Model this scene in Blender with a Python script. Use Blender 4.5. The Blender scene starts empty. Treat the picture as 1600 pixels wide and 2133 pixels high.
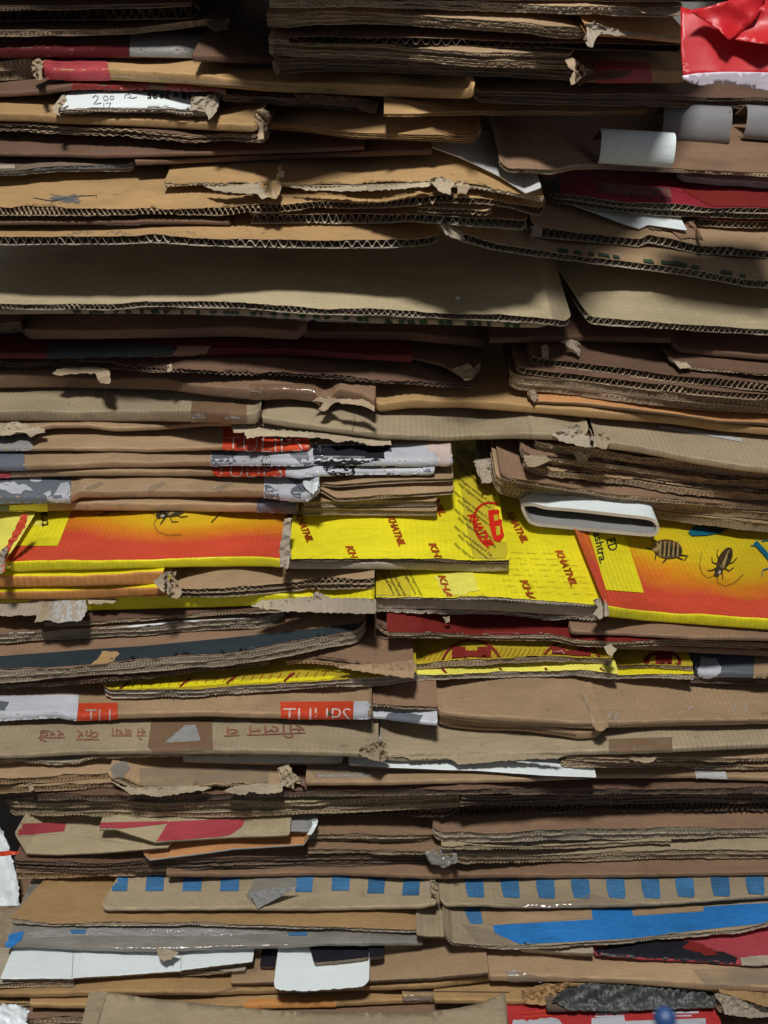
import bpy, math, random
import numpy as np
from mathutils import Vector
from mathutils.bvhtree import BVHTree
from mathutils.geometry import delaunay_2d_cdt
random.seed(7)
RNG = np.random.RandomState(11)
SC = bpy.context.scene
COL = SC.collection
# ------------------------------------------------------------------ camera
PW, PH = 1600.0, 2133.0
VFOV = math.radians(55)
F = PH / 2 / math.tan(VFOV / 2)
PITCH = math.radians(25)
CAM = np.array([0.0, 0.0, 1.6])
FWD = np.array([0.0, math.cos(PITCH), -math.sin(PITCH)])
UPV = np.array([0.0, math.sin(PITCH), math.cos(PITCH)])
RGT = np.array([1.0, 0.0, 0.0])
cd = bpy.data.cameras.new('camera')
cam = bpy.data.objects.new('camera', cd)
COL.objects.link(cam)
cam.location = CAM
cam.rotation_euler = (math.pi / 2 - PITCH, 0, 0)
cd.sensor_fit = 'VERTICAL'
cd.sensor_height = 24
cd.lens = 12 / math.tan(VFOV / 2)
cd.clip_start = 0.02
cd.clip_end = 50
cd.dof.use_dof = True
cd.dof.focus_distance = 1.12
cd.dof.aperture_fstop = 14.0
SC.camera = cam
# ------------------------------------------------------------------ light
w = bpy.data.worlds.new('World')
SC.world = w
w.use_nodes = True
bg = w.node_tree.nodes['Background']
bg.inputs[0].default_value = (0.80, 0.86, 1.0, 1)
bg.inputs[1].default_value = 0.16
def area_lamp(name, loc, aim, size, power, col):
    ld = bpy.data.lights.new(name, 'AREA')
    ld.shape = 'DISK'
    ld.size = size
    ld.energy = power
    ld.color = col
    lo = bpy.data.objects.new(name, ld)
    COL.objects.link(lo)
    lo.location = loc
    lo.rotation_euler = (Vector(aim) - Vector(loc)).to_track_quat('-Z', 'Y').to_euler()
    return lo
area_lamp('ceiling_lamp', (-0.12, -0.36, 3.55), (0, 1.0, 1.15), 0.34, 75, (1.0, 0.985, 0.95))
SC.view_settings.view_transform = 'Standard'
SC.view_settings.look = 'None'
SC.view_settings.exposure = 0.0
SC.view_settings.gamma = 1.0

# ------------------------------------------------------------------ helpers
def ray(x, y):
    """direction with unit length along the camera axis through photo point x, y"""
    x = np.asarray(x, float); y = np.asarray(y, float)
    return FWD + ((x - PW / 2) / F)[..., None] * RGT + ((PH / 2 - y) / F)[..., None] * UPV
def at(x, y, d):
    return CAM + ray(x, y) * np.asarray(d, float)[..., None]
def tilt_for(y):
    t = np.clip(y / PH, -0.05, 1.05)
    return math.radians(np.interp(t, [0, .3, 1], [15, 15, -2]))
def vnoise(x, step, amp, seed):
    r = np.random.RandomState(seed)
    x = np.asarray(x, float)
    k = (x + 4000) / step
    v = r.uniform(-1, 1, int(8000 / step) + 4)
    i = np.floor(k).astype(int); f = k - i
    f = f * f * (3 - 2 * f)
    return amp * (v[i] * (1 - f) + v[i + 1] * f)
SEED = [100]
def seed():
    SEED[0] += 1
    return SEED[0]

def mesh_obj(name, grids, mats, parent, origin, uvs=None, smooth=True):
    """grids: list of (array k x n x 3, material index, uv array k x n x 2 or None)"""
    V = []; Q = []; MI = []; UV = []
    off = 0
    for g, mi, uv in grids:
        k, n, _ = g.shape
        V.append((g.reshape(-1, 3) - origin))
        idx = (np.arange(k * n).reshape(k, n) + off)
        q = np.stack([idx[:-1, :-1], idx[1:, :-1], idx[1:, 1:], idx[:-1, 1:]], -1).reshape(-1, 4)
        Q.append(q); MI.append(np.full(len(q), mi))
        if uv is None:
            uv = np.stack([g[..., 0], g[..., 1] + g[..., 2]], -1)
        UV.append(uv.reshape(-1, 2))
        off += k * n
    V = np.concatenate(V); Q = np.concatenate(Q); MI = np.concatenate(MI); UV = np.concatenate(UV)
    me = bpy.data.meshes.new(name)
    me.vertices.add(len(V)); me.vertices.foreach_set('co', V.ravel().astype(np.float32))
    me.loops.add(len(Q) * 4); me.loops.foreach_set('vertex_index', Q.ravel().astype(np.int32))
    me.polygons.add(len(Q))
    me.polygons.foreach_set('loop_start', (np.arange(len(Q)) * 4).astype(np.int32))
    me.polygons.foreach_set('material_index', MI.astype(np.int32))
    me.polygons.foreach_set('use_smooth', np.full(len(Q), smooth))
    for m in mats: me.materials.append(m)
    ul = me.uv_layers.new(name='UVMap')
    ul.data.foreach_set('uv', UV[Q.ravel()].ravel().astype(np.float32))
    me.update(calc_edges=True); me.validate()
    o = bpy.data.objects.new(name, me)
    COL.objects.link(o)
    if parent is None: o.location = origin
    else: o.parent = parent
    return o

# ------------------------------------------------------------------ materials
def kraft(name, col, rough=0.86, flute=0.25, blotch=0.16, spec=0.25, coat=0.0, grime=0.25, period=0.0065, ramp=None, rnd=0.10):
    m = bpy.data.materials.new(name); m.use_nodes = True
    nt = m.node_tree; N = nt.nodes; Lk = nt.links
    b = N['Principled BSDF']
    b.inputs['Roughness'].default_value = rough
    b.inputs['Specular IOR Level'].default_value = spec
    b.inputs['Coat Weight'].default_value = coat
    b.inputs['Coat Roughness'].default_value = 0.25
    uv = N.new('ShaderNodeUVMap')
    oi = N.new('ShaderNodeObjectInfo')
    add = N.new('ShaderNodeVectorMath'); add.operation = 'MULTIPLY_ADD'
    cx = N.new('ShaderNodeCombineXYZ')
    Lk.new(oi.outputs['Random'], cx.inputs[2])
    add.inputs[1].default_value = (1, 1, 1)
    Lk.new(uv.outputs[0], add.inputs[0])
    sc = N.new('ShaderNodeVectorMath'); sc.operation = 'SCALE'; sc.inputs['Scale'].default_value = 9.0
    Lk.new(cx.outputs[0], sc.inputs[0]); Lk.new(sc.outputs[0], add.inputs[2])
    def noise(scale, detail=3, sx=1, sy=1, ro=0.55):
        mp = N.new('ShaderNodeMapping'); mp.inputs['Scale'].default_value = (sx, sy, 1)
        Lk.new(add.outputs[0], mp.inputs[0])
        n = N.new('ShaderNodeTexNoise'); n.inputs['Scale'].default_value = scale
        n.inputs['Detail'].default_value = detail; n.inputs['Roughness'].default_value = ro
        Lk.new(mp.outputs[0], n.inputs['Vector'])
        return n
    def mapr(src, a, bb, c, d):
        r = N.new('ShaderNodeMapRange'); r.inputs[1].default_value = a; r.inputs[2].default_value = bb
        r.inputs[3].default_value = c; r.inputs[4].default_value = d
        Lk.new(src, r.inputs[0]); return r
    fib = noise(260, 4, 0.35, 1.6)
    big = noise(14, 4, 0.7, 1.4)
    mot = noise(70, 3)
    f1 = mapr(fib.outputs[0], 0.3, 0.7, 1 - blotch * 0.6, 1 + blotch * 0.5)
    f2 = mapr(big.outputs[0], 0.3, 0.7, 1 - blotch, 1 + blotch * 0.6)
    f3 = mapr(mot.outputs[0], 0.64, 0.76, 1.0, 1 - grime)
    f4 = mapr(oi.outputs['Random'], 0, 1, 1 - rnd, 1 + rnd)
    def mul(a, c):
        q = N.new('ShaderNodeMath'); q.operation = 'MULTIPLY'; Lk.new(a, q.inputs[0]); Lk.new(c, q.inputs[1]); return q.outputs[0]
    fac = mul(mul(f1.outputs[0], f2.outputs[0]), mul(f3.outputs[0], f4.outputs[0]))
    sep = N.new('ShaderNodeSeparateXYZ'); Lk.new(uv.outputs[0], sep.inputs[0])
    ab = N.new('ShaderNodeMath'); ab.operation = 'ABSOLUTE'; Lk.new(sep.outputs[1], ab.inputs[0])
    wl = mapr(ab.outputs[0], 0.0, 0.0022, 1.0, 0.0)
    sn = noise(120, 3, 0.5, 2.0)
    sg = mapr(sn.outputs[0], 0.42, 0.6, 0.0, 0.28)
    wear = N.new('ShaderNodeMath'); wear.operation = 'MULTIPLY_ADD'; Lk.new(wl.outputs[0], wear.inputs[0]); Lk.new(sg.outputs[0], wear.inputs[1]); wear.inputs[2].default_value = 1.0
    st = noise(5, 5, 1.0, 2.2, 0.65)
    stn = mapr(st.outputs[0], 0.54, 0.62, 1.0, 1 - 0.9 * blotch)
    rb = noise(30, 5, 0.25, 3.0, 0.7)
    rub = mapr(rb.outputs[0], 0.60, 0.72, 1.0, 1 + 0.8 * blotch)
    fac = mul(mul(fac, wear.outputs[0]), mul(stn.outputs[0], rub.outputs[0]))
    vm = N.new('ShaderNodeVectorMath'); vm.operation = 'SCALE'
    if ramp is None:
        vm.inputs[0].default_value = col
    else:
        # print that runs from one ink to the next with distance from a centre: (cx, cy, rx, ry, [(pos, colour)])
        pcx, pcy, rx, ry, stops = ramp
        mp = N.new('ShaderNodeMapping'); mp.vector_type = 'POINT'
        mp.inputs['Location'].default_value = (-pcx / rx, -pcy / ry, 0); mp.inputs['Scale'].default_value = (1 / rx, 1 / ry, 0)
        Lk.new(uv.outputs[0], mp.inputs[0])
        ln = N.new('ShaderNodeVectorMath'); ln.operation = 'LENGTH'; Lk.new(mp.outputs[0], ln.inputs[0])
        wob = mapr(big.outputs[0], 0.2, 0.8, -0.16, 0.16)
        ad = N.new('ShaderNodeMath'); ad.operation = 'ADD'; Lk.new(ln.outputs['Value'], ad.inputs[0]); Lk.new(wob.outputs[0], ad.inputs[1])
        cr = N.new('ShaderNodeValToRGB')
        el = cr.color_ramp.elements
        while len(el) < len(stops): el.new(0.5)
        for e, (p, c) in zip(el, stops): e.position = p; e.color = (*c, 1)
        Lk.new(ad.outputs[0], cr.inputs[0]); Lk.new(cr.outputs[0], vm.inputs[0])
    Lk.new(fac, vm.inputs['Scale'])
    Lk.new(vm.outputs[0], b.inputs['Base Color'])
    # relief: the corrugation telegraphs through the liner, plus fine paper grain
    wv = N.new('ShaderNodeTexWave'); wv.wave_type = 'BANDS'; wv.bands_direction = 'X'
    wv.inputs['Scale'].default_value = 1 / period / 3.18 / 1.0
    wv.inputs['Distortion'].default_value = 0.6; wv.inputs['Detail'].default_value = 1.0
    Lk.new(uv.outputs[0], wv.inputs['Vector'])
    gate = mapr(big.outputs[0], 0.35, 0.65, 0.2, 1.0)
    wm = mul(wv.outputs[0], gate.outputs[0])
    b1 = N.new('ShaderNodeBump'); b1.inputs['Strength'].default_value = flute; b1.inputs['Distance'].default_value = 0.0009
    Lk.new(wm, b1.inputs['Height'])
    b2 = N.new('ShaderNodeBump'); b2.inputs['Strength'].default_value = 0.5; b2.inputs['Distance'].default_value = 0.0006
    Lk.new(mot.outputs[0], b2.inputs['Height']); Lk.new(b1.outputs[0], b2.inputs['Normal'])
    b3 = N.new('ShaderNodeBump'); b3.inputs['Strength'].default_value = 0.5; b3.inputs['Distance'].default_value = 0.004
    dn = noise(9, 6, 0.8, 1.6, 0.72)
    Lk.new(dn.outputs[0], b3.inputs['Height']); Lk.new(b2.outputs[0], b3.inputs['Normal'])
    Lk.new(b3.outputs[0], b.inputs['Normal'])
    return m

def film(name, col, rough=0.12, alpha=0.45, bump=0.5, mott=0.0):
    m = bpy.data.materials.new(name); m.use_nodes = True
    nt = m.node_tree; N = nt.nodes; Lk = nt.links
    b = N['Principled BSDF']
    b.inputs['Base Color'].default_value = (*col, 1)
    b.inputs['Roughness'].default_value = rough
    b.inputs['Alpha'].default_value = alpha
    b.inputs['Specular IOR Level'].default_value = 0.6
    tc = N.new('ShaderNodeTexCoord')
    n = N.new('ShaderNodeTexNoise'); n.inputs['Scale'].default_value = 150 if name == 'glint_film' else 45; n.inputs['Detail'].default_value = 3
    mp = N.new('ShaderNodeMapping'); mp.inputs['Scale'].default_value = (0.5, 1.6, 1.6)
    Lk.new(tc.outputs['Object'], mp.inputs[0]); Lk.new(mp.outputs[0], n.inputs['Vector'])
    bp = N.new('ShaderNodeBump'); bp.inputs['Strength'].default_value = bump; bp.inputs['Distance'].default_value = 0.004
    Lk.new(n.outputs[0], bp.inputs['Height']); Lk.new(bp.outputs[0], b.inputs['Normal'])
    if alpha < 1:
        r = N.new('ShaderNodeMapRange'); r.inputs[1].default_value = 0.3; r.inputs[2].default_value = 0.7
        r.inputs[3].default_value = max(0, alpha - 0.2); r.inputs[4].default_value = min(1, alpha + 0.2)
        Lk.new(n.outputs[0], r.inputs[0]); Lk.new(r.outputs[0], b.inputs['Alpha'])
    return m

M = {}
M['gold'] = kraft('golden_kraft', (0.395, 0.245, 0.108), flute=0.2)
M['tan'] = kraft('tan_kraft', (0.38, 0.255, 0.145), flute=0.35)
M['brown'] = kraft('brown_kraft', (0.25, 0.152, 0.092), flute=0.35)
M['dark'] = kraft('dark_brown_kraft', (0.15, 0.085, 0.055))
M['olive'] = kraft('olive_kraft', (0.40, 0.325, 0.20), flute=0.4, blotch=0.14)
M['grey'] = kraft('grey_kraft', (0.35, 0.275, 0.175), flute=0.6)
M['greyer'] = kraft('ash_kraft', (0.40, 0.335, 0.25), flute=0.5)
M['edge'] = kraft('kraft_edge', (0.38, 0.285, 0.185), flute=0, blotch=0.35, grime=0.5)
M['edgeg'] = kraft('ash_edge', (0.42, 0.36, 0.28), flute=0, blotch=0.3, grime=0.5)
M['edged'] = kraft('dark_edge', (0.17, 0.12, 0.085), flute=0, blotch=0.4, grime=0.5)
M['torn'] = kraft('torn_liner', (0.45, 0.365, 0.25), flute=0, blotch=0.3, grime=0.3)
M['white'] = kraft('white_paper', (0.74, 0.80, 0.80), rough=0.6, flute=0, blotch=0.05, grime=0.04, rnd=0.03)
M['whiteg'] = kraft('off_white_paper', (0.46, 0.46, 0.45), rough=0.6, flute=0, blotch=0.1, grime=0.1)
M['wgrey'] = kraft('grey_board', (0.27, 0.265, 0.25), rough=0.7, flute=0, blotch=0.12)
M['red'] = kraft('red_print', (0.42, 0.035, 0.035), rough=0.5, flute=0.2)
M['shadered'] = kraft('shaded_red_print', (0.10, 0.012, 0.014), rough=0.5, flute=0.2)  # dark red print with deep shade put into its colour
M['mred'] = kraft('dull_red_print', (0.27, 0.022, 0.035), rough=0.5, flute=0.2)
M['dred'] = kraft('dark_red_print', (0.20, 0.022, 0.018), rough=0.45, flute=0.2, coat=0.2)
M['pinkred'] = kraft('faded_red_print', (0.38, 0.055, 0.065), rough=0.6, flute=0.15)
M['yellow'] = kraft('yellow_print', (0.80, 0.70, 0.02), rough=0.45, flute=0.45, blotch=0.14, grime=0.22, coat=0.15, rnd=0.03)
M['yeldark'] = kraft('yellow_tape_print', (0.50, 0.38, 0.03), rough=0.4, flute=0.2, coat=0.2)
M['yelpale'] = kraft('worn_yellow_print', (0.76, 0.70, 0.11), rough=0.6, flute=0.3, grime=0.2)
M['orange'] = kraft('orange_print', (0.56, 0.245, 0.07), rough=0.55, flute=0.9, period=0.009)
M['orpatch'] = kraft('orange_board', (0.52, 0.25, 0.10), rough=0.6, flute=0)
M['navy'] = kraft('slate_print', (0.032, 0.045, 0.054), rough=0.6, flute=0.1)
M['slate'] = kraft('slate_grey_print', (0.135, 0.15, 0.175), rough=0.35, flute=0.1, coat=0.4)
M['black'] = kraft('black_print', (0.018, 0.018, 0.024), rough=0.4, flute=0)
M['pwhite'] = kraft('white_print', (0.50, 0.51, 0.55), rough=0.4, flute=0, blotch=0.12, coat=0.3)
M['tulip'] = kraft('vermilion_print', (0.58, 0.062, 0.022), rough=0.45, flute=0.1, coat=0.3)
M['blue'] = kraft('blue_print', (0.05, 0.165, 0.33), rough=0.65, flute=0.5, blotch=0.3)
M['bblue'] = kraft('bright_blue_print', (0.022, 0.165, 0.45), rough=0.6, flute=0.4, blotch=0.22)
M['green'] = kraft('green_ink', (0.035, 0.075, 0.04), rough=0.6, flute=0)
M['ink'] = kraft('red_ink', (0.42, 0.08, 0.01), rough=0.5, flute=0, blotch=0.4)
M['logored'] = kraft('logo_red_ink', (0.55, 0.02, 0.01), rough=0.4, flute=0)
M['blackink'] = kraft('black_ink', (0.03, 0.03, 0.02), rough=0.5, flute=0)
M['pen'] = kraft('pen_ink', (0.13, 0.15, 0.18), rough=0.6, flute=0)
M['brownink'] = kraft('brown_ink', (0.28, 0.115, 0.07), rough=0.7, flute=0, blotch=0.3)
M['whiteink'] = kraft('white_ink', (0.62, 0.50, 0.45), rough=0.5, flute=0, blotch=0.2)
M['bug'] = kraft('insect_print', (0.045, 0.035, 0.018), rough=0.4, flute=0, blotch=0.5)
M['bugm'] = kraft('insect_brown_print', (0.10, 0.055, 0.022), rough=0.4, flute=0, blotch=0.4)
M['bugl'] = kraft('insect_highlight_print', (0.35, 0.24, 0.10), rough=0.4, flute=0)
M['bugb'] = kraft('blue_insect_print', (0.01, 0.13, 0.20), rough=0.4, flute=0)
M['tape'] = film('clear_tape', (0.30, 0.25, 0.19), alpha=0.35)
M['btape'] = film('brown_tape', (0.22, 0.13, 0.075), alpha=0.7, rough=0.2)
M['gtape'] = film('grey_tape', (0.27, 0.25, 0.215), alpha=0.85, rough=0.14, bump=1.0)
M['film'] = film('glint_film', (0.6, 0.6, 0.6), alpha=0.3, rough=0.06, bump=1.0)  # pale film; its patches paint the glints on the tape
M['bag'] = film('red_plastic', (0.48, 0.008, 0.012), alpha=1.0, rough=0.42, bump=0.05)
M['bagin'] = film('bag_lining', (0.62, 0.55, 0.62), alpha=1.0, rough=0.4, bump=0.2)
M['sack'] = film('white_sack', (0.72, 0.76, 0.78), alpha=1.0, rough=0.5, bump=0.3)
M['rollgrey'] = kraft('grey_coated_board', (0.24, 0.235, 0.24), rough=0.6, flute=0, blotch=0.12)
M['blackbag'] = film('black_plastic', (0.05, 0.055, 0.05), alpha=1.0, rough=0.5, bump=0.6)
M['rub'] = kraft('rubbed_yellow', (0.50, 0.42, 0.03), flute=0)
M['ball'] = film('blue_plastic', (0.012, 0.045, 0.14), alpha=1.0, rough=0.45, bump=0.0)

Yc=(0.78, 0.70, 0.018); Rc=(0.58, 0.07, 0.032); Oc=(0.66, 0.22, 0.015)
M['bugbox1'] = kraft('insect_box_print_left', (1, 1, 1), rough=0.4, flute=0.45, blotch=0.13, grime=0.12, coat=0.15, rnd=0.0,
    ramp=(-0.235, 0.105, 0.24, 0.085, [(0.0, (0.70, 0.50, 0.02)), (0.35, (0.70, 0.42, 0.015)), (0.62, Oc), (0.9, Rc)]))
M['bugbox2'] = kraft('insect_box_print_right', (1, 1, 1), rough=0.4, flute=0.45, blotch=0.13, grime=0.12, coat=0.15, rnd=0.0,
    ramp=(0.42, 0.17, 0.24, 0.15, [(0.0, (0.60, 0.50, 0.02)), (0.45, (0.68, 0.48, 0.015)), (0.72, Oc), (0.95, Rc)]))
M['yeltape'] = kraft('printed_tape_yellow', (0.58, 0.47, 0.03), rough=0.3, flute=0.3, blotch=0.1, coat=0.5, rnd=0.0)
M['yeltape2'] = M['yeltape']
# ------------------------------------------------------------------ the pile: sheets laid one on the next
XC = np.arange(-240, 1841, 8.0)
LAID = []            # (mask, P_top columns, normal)
RY0 = {}
def support(x, y):
    """nearest depth at which the ray through x, y meets what has been laid so far"""
    x = np.atleast_1d(np.asarray(x, float)); y = np.atleast_1d(np.asarray(y, float))
    r = ray(x, y)
    best = np.full(x.shape, np.nan)
    for x0, x1, P, n in LAID:
        m = (x >= x0 - 4) & (x <= x1 + 4)
        if not m.any(): continue
        Pi = np.stack([np.interp(x[m], XC, P[:, k]) for k in range(3)], -1)
        den = r[m] @ n
        t = ((Pi - CAM) @ n) / np.where(abs(den) < 1e-6, -1e-6, den)
        t = np.where(t > 0.2, t, 9.0)
        best[m] = np.fmin(best[m], t)
    return best
def smooth1(a, k):
    if k < 2: return a
    ker = np.hanning(k + 2)[1:-1]; ker /= ker.sum()
    p = np.pad(a, k, mode='edge')
    return np.convolve(p, ker, 'same')[k:-k]
GAPMIN = 0.0022
LOG = []

class Sheet: pass
def thing(label, cat, origin, name, group='flattened cartons stacked in the pile'):
    o = bpy.data.objects.new(name, None); COL.objects.link(o)
    o.location = origin; o.empty_display_size = 0.02
    o['label'] = label; o['category'] = cat
    if group: o['group'] = group
    return o

def S(label, line, th, mat, e='cut', n=1, per=13.0, gap=2.0, cat='cardboard', emat=None, sl=0.0, sr=0.0,
      L=0.30, jag=1.0, rl=4, rr=4, name='flattened_box', win=70, blur=3, sharp=False, d=None, lmat=None, warp=1.0, crush=0.13,
      group='flattened cartons stacked in the pile', dtilt=0.0):
    """one flattened carton. line: lowest outline of its front edge in photo points; th: height of that edge"""
    s = Sheet(); sd = seed(); s.fold = (e == 'fold')
    line = sorted(line)
    lx = np.array([p[0] for p in line], float); ly = np.array([p[1] for p in line], float)
    x0, x1 = lx[0], lx[-1]
    # columns of the depth solution
    cm = (XC >= x0 - 8) & (XC <= x1 + 8)
    yc = np.interp(XC, lx, ly)
    dm = np.full(XC.shape, np.nan)
    dm[cm] = support(XC[cm], yc[cm])
    if d is not None:
        dc = np.full(XC.shape, float(d))
    else:
        ok = ~np.isnan(dm)
        if not ok.any(): raise RuntimeError('no support ' + label)
        dm = np.interp(XC, XC[ok], dm[ok])
        k = max(1, int(win / 8))
        pad = np.pad(dm, k, mode='edge')
        mn = np.min(np.stack([pad[i:i + len(dm)] for i in range(2 * k + 1)]), 0)
        mn = smooth1(mn, 2 * k + 20)
        ok2 = cm & ~np.isnan(dm); mn = mn + min(0.0, float(np.min((dm - mn)[cm])) * 0.5); mn = np.minimum(mn, dm)
        dc = mn - gap / 1000.0 - GAPMIN
    dav = float(dc[cm].mean())
    LOG.append((round(float(ly.mean())), round(dav, 3), label))
    ym = float(ly.mean())
    a = tilt_for(ym) + math.radians(dtilt)
    u = np.array([0, math.cos(a), math.sin(a)]); nn = np.array([0, -math.sin(a), math.cos(a)]); wv = -nn
    # fine columns
    step = 5.0
    X = np.unique(np.concatenate([np.arange(x0, x1, step), lx, [x0 + 1, x0 + 2.5, x1 - 1, x1 - 2.5, x1]]))
    X = X[(X >= x0) & (X <= x1)]
    Y = np.interp(X, lx, ly)
    if not sharp:
        XX = np.arange(x0 - 30, x1 + 31, 2.0); YY = smooth1(np.interp(XX, lx, ly), 14); Y = np.interp(X, XX, YY)
    Y = Y + vnoise(X, 60, 0.5 * warp, sd) + vnoise(X, 15, 0.18 * warp, sd + 1)
    thx = th * (1 + vnoise(X, 90, crush, sd + 2) + vnoise(X, 30, crush * 0.3, sd + 3))
    D = np.interp(X, XC, dc)
    P = at(X, Y - thx, D)
    ca = np.cos(a + PITCH - np.arctan((PH / 2 - Y) / F))     # how much of the edge height shows
    T = thx * D / F / np.clip(ca, 0.35, 1)                    # true thickness
    # recess from rounded corners
    xw = P[:, 0]
    mpp = dav / F
    rec = np.zeros_like(X)
    for r, q in ((rl, X - x0), (rr, x1 - X)):
        if r > 0:
            t = np.clip(1 - q / r, 0, 1); rec = np.maximum(rec, r * (1 - np.sqrt(np.clip(1 - t * t, 0, 1))))
    rec = rec * mpp * 1.3
    slx = np.interp(X, [x0, x1], [sl, sr])
    U = u[None, :] + slx[:, None] * np.array([1.0, 0, 0])
    origin = at(np.array((x0 + x1) / 2), np.array(float(np.interp((x0 + x1) / 2, lx, ly))), np.array(dav))
    root = thing(label, cat, origin, name, group)
    s.root = root; s.origin = origin
    def face_rows(base, vs, drop, jg):
        """grid of points: rows at distances vs behind the front, lowered by drop along the thickness"""
        rows = []; uvs = []
        for i, v in enumerate(vs):
            front = rec + (jg if i == len(vs) - 1 else 0) if v < 0.02 else rec * max(0, 1 - v * 8)
            vv = v + front
            wob = 0.0003 * warp * (np.sin(xw * 41 + v * 60 + sd) + np.sin(xw * 17 - v * 95 + sd * 2.1) + 0.6 * np.sin(xw * 93 + v * 23 + sd)) * min(1, v / 0.02)
            rows.append(base + U * vv[:, None] + wv[None] * (drop - wob)[:, None])
            uvs.append(np.stack([xw, np.full_like(xw, v)], -1))
        return np.stack(rows), np.stack(uvs)
    VS = [L, 0.16, 0.09, 0.06, 0.04, 0.025, 0.012, 0.004, 0.0]
    VS = [v for v in VS if v <= L]
    faces = []
    s.bvh_src = None
    if e == 'fold':
        R = np.minimum(T * 0.5, 0.0022)
        g, uvv = face_rows(P, VS[:-1], np.zeros_like(X), 0)
        phi = np.linspace(90, -90, 10)
        prof = []; pu = []
        h = T / 2
        for p in phi:
            c = math.cos(math.radians(p)); sn = math.sin(math.radians(p))
            fwd = R * (abs(c) ** 0.55) - R
            dn = h - h * math.copysign(abs(sn) ** 0.75, sn)
            fine = 0.0003 * np.sin(xw * 210 + sd) * c
            prof.append(P + U * (rec - fwd - R * 0 + fine)[:, None] + wv[None] * dn[:, None])
            pu.append(np.stack([xw, -(90 - p) / 180 * T], -1))
        gb, ub = face_rows(P, [0.02, 0.12], T, 0)
        prof = np.stack(prof); pu = np.stack(pu)
        top = np.concatenate([g, prof[:1]]); topu = np.concatenate([uvv, pu[:1]])
        if emat:
            ob = mesh_obj('panel', [(top, 0, topu), (np.concatenate([prof, gb]), 1, np.concatenate([pu, ub]))], [M[mat], M[emat]], root, origin)
        else:
            ob = mesh_obj('panel', [(np.concatenate([top, prof[1:], gb]), 0, np.concatenate([topu, pu[1:], ub]))], [M[mat]], root, origin)
        # thin lower wall line below the fold is left to the next sheet
        s.ob = ob
        srcs = [top, prof]
    else:
        srcs = []
        emn = lmat or emat or 'edge'
        lin = 0.0005 if per >= 12 else 0.0007
        if e == 'paper':
            jg = np.abs(vnoise(X, 6, 0.0006 * jag, sd + 5))
            g, uvv = face_rows(P, VS, np.zeros_like(X), jg)
            g2, u2 = face_rows(P, [0.0, 0.001, 0.10], T, jg)
            g2[0] = g[-1] ; g2[1] = g[-1] + wv[None] * T[:, None]
            s.ob = mesh_obj('panel', [(g, 0, uvv), (g2, 1, None)], [M[mat], M[emn]], root, origin)
            srcs.append(g)
        else:
            pt = T / n
            for i in range(n):
                base = P + wv[None] * (pt * i)[:, None]
                back = (0 if i == 0 else 1) * abs(RNG.normal(0, 0.0022)) * jag
                slit = 0.06 * pt if n > 1 else 0 * pt
                jgt = back + np.abs(vnoise(X, 7, 0.0012 * jag, sd + 9 + i)) + np.maximum(0, vnoise(X, 60, 0.003 * jag, sd + 40 + i))
                jgb = back + np.abs(vnoise(X, 8, 0.0012 * jag, sd + 19 + i)) + np.maximum(0, vnoise(X, 50, 0.003 * jag, sd + 50 + i))
                vs = VS if i == 0 else [0.12, 0.02, 0.0]
                gt, ut = face_rows(base, vs, slit, jgt)
                lt = np.full_like(X, lin)
                gt2, ut2 = face_rows(base, [0.0, 0.03], slit + lt, jgt)
                gt2[0] = gt[-1] + wv[None] * lt[:, None]
                g3 = np.concatenate([gt[-1:], gt2])
                gb1, _ = face_rows(base, [0.05, 0.0], pt - lt - slit * 0, jgb)
                gb1[0] = gb1[0]
                gb2, _ = face_rows(base, [0.0, 0.12 if i == n - 1 else 0.05], pt, jgb)
                gb2[0] = gb1[-1] + wv[None] * lt[:, None]
                fm = M[mat] if i == 0 else M[emn]
                o1 = mesh_obj('top_liner', [(gt, 0, ut), (g3, 1, None)], [fm, M[emn]], root, origin)
                if i == 0: s.ob = o1; srcs.append(gt)
                mesh_obj('bottom_liner', [(gb1, 0, None), (np.concatenate([gb1[-1:], gb2]), 0, None)], [M[emn]], root, origin)
                # fluting
                pw = per * mpp
                seg = 12 if per >= 15 else (8 if per >= 12 else 6)
                m_ = max(8, int((xw[-1] - xw[0]) / pw * seg))
                fx = np.linspace(xw[0], xw[-1], m_)
                ph = 2 * math.pi * (fx - fx[0]) / pw + vnoise(fx * 1000, 45, 0.8, sd + 70 + i) + vnoise(fx * 1000, 17, 0.5, sd + 72 + i)
                Bx = np.stack([np.interp(fx, xw, (base + wv[None] * (slit + lt)[:, None])[:, k]) for k in range(3)], -1)
                hh = np.interp(fx, xw, pt - slit - 2 * lt) - 0.0003
                rr_ = np.interp(fx, xw, rec) + back + 0.0004 + np.abs(vnoise(fx * 1000, 9, 0.0016, sd + 80 + i))
                sk = 0.10 * pw * np.sin(vnoise(fx * 1000, 30, 3, sd + 95 + i))       # crushed, leaning flutes
                amp = np.clip(1 + vnoise(fx * 1000, 14, 0.25, sd + 90 + i), 0.55, 1)
                wz = 0.5 + 0.5 * np.sin(ph) * amp
                Uf = np.stack([np.interp(fx, xw, U[:, k]) for k in range(3)], -1)
                f0 = Bx + Uf * rr_[:, None] + wv[None] * (wz * hh)[:, None] + np.stack([sk * np.cos(ph), 0 * sk, 0 * sk], -1)
                thk = np.full_like(fx, 0.00038)
                f1 = f0 + wv[None] * thk[:, None]
                dp = 0.014 if per >= 12 else 0.0012
                b0 = f0 + Uf * dp; b1_ = f1 + Uf * dp
                gs = [(np.stack([b0, f0]), 0, None), (np.stack([f0, f1]), 0, None), (np.stack([f1, b1_]), 0, None)]
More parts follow.
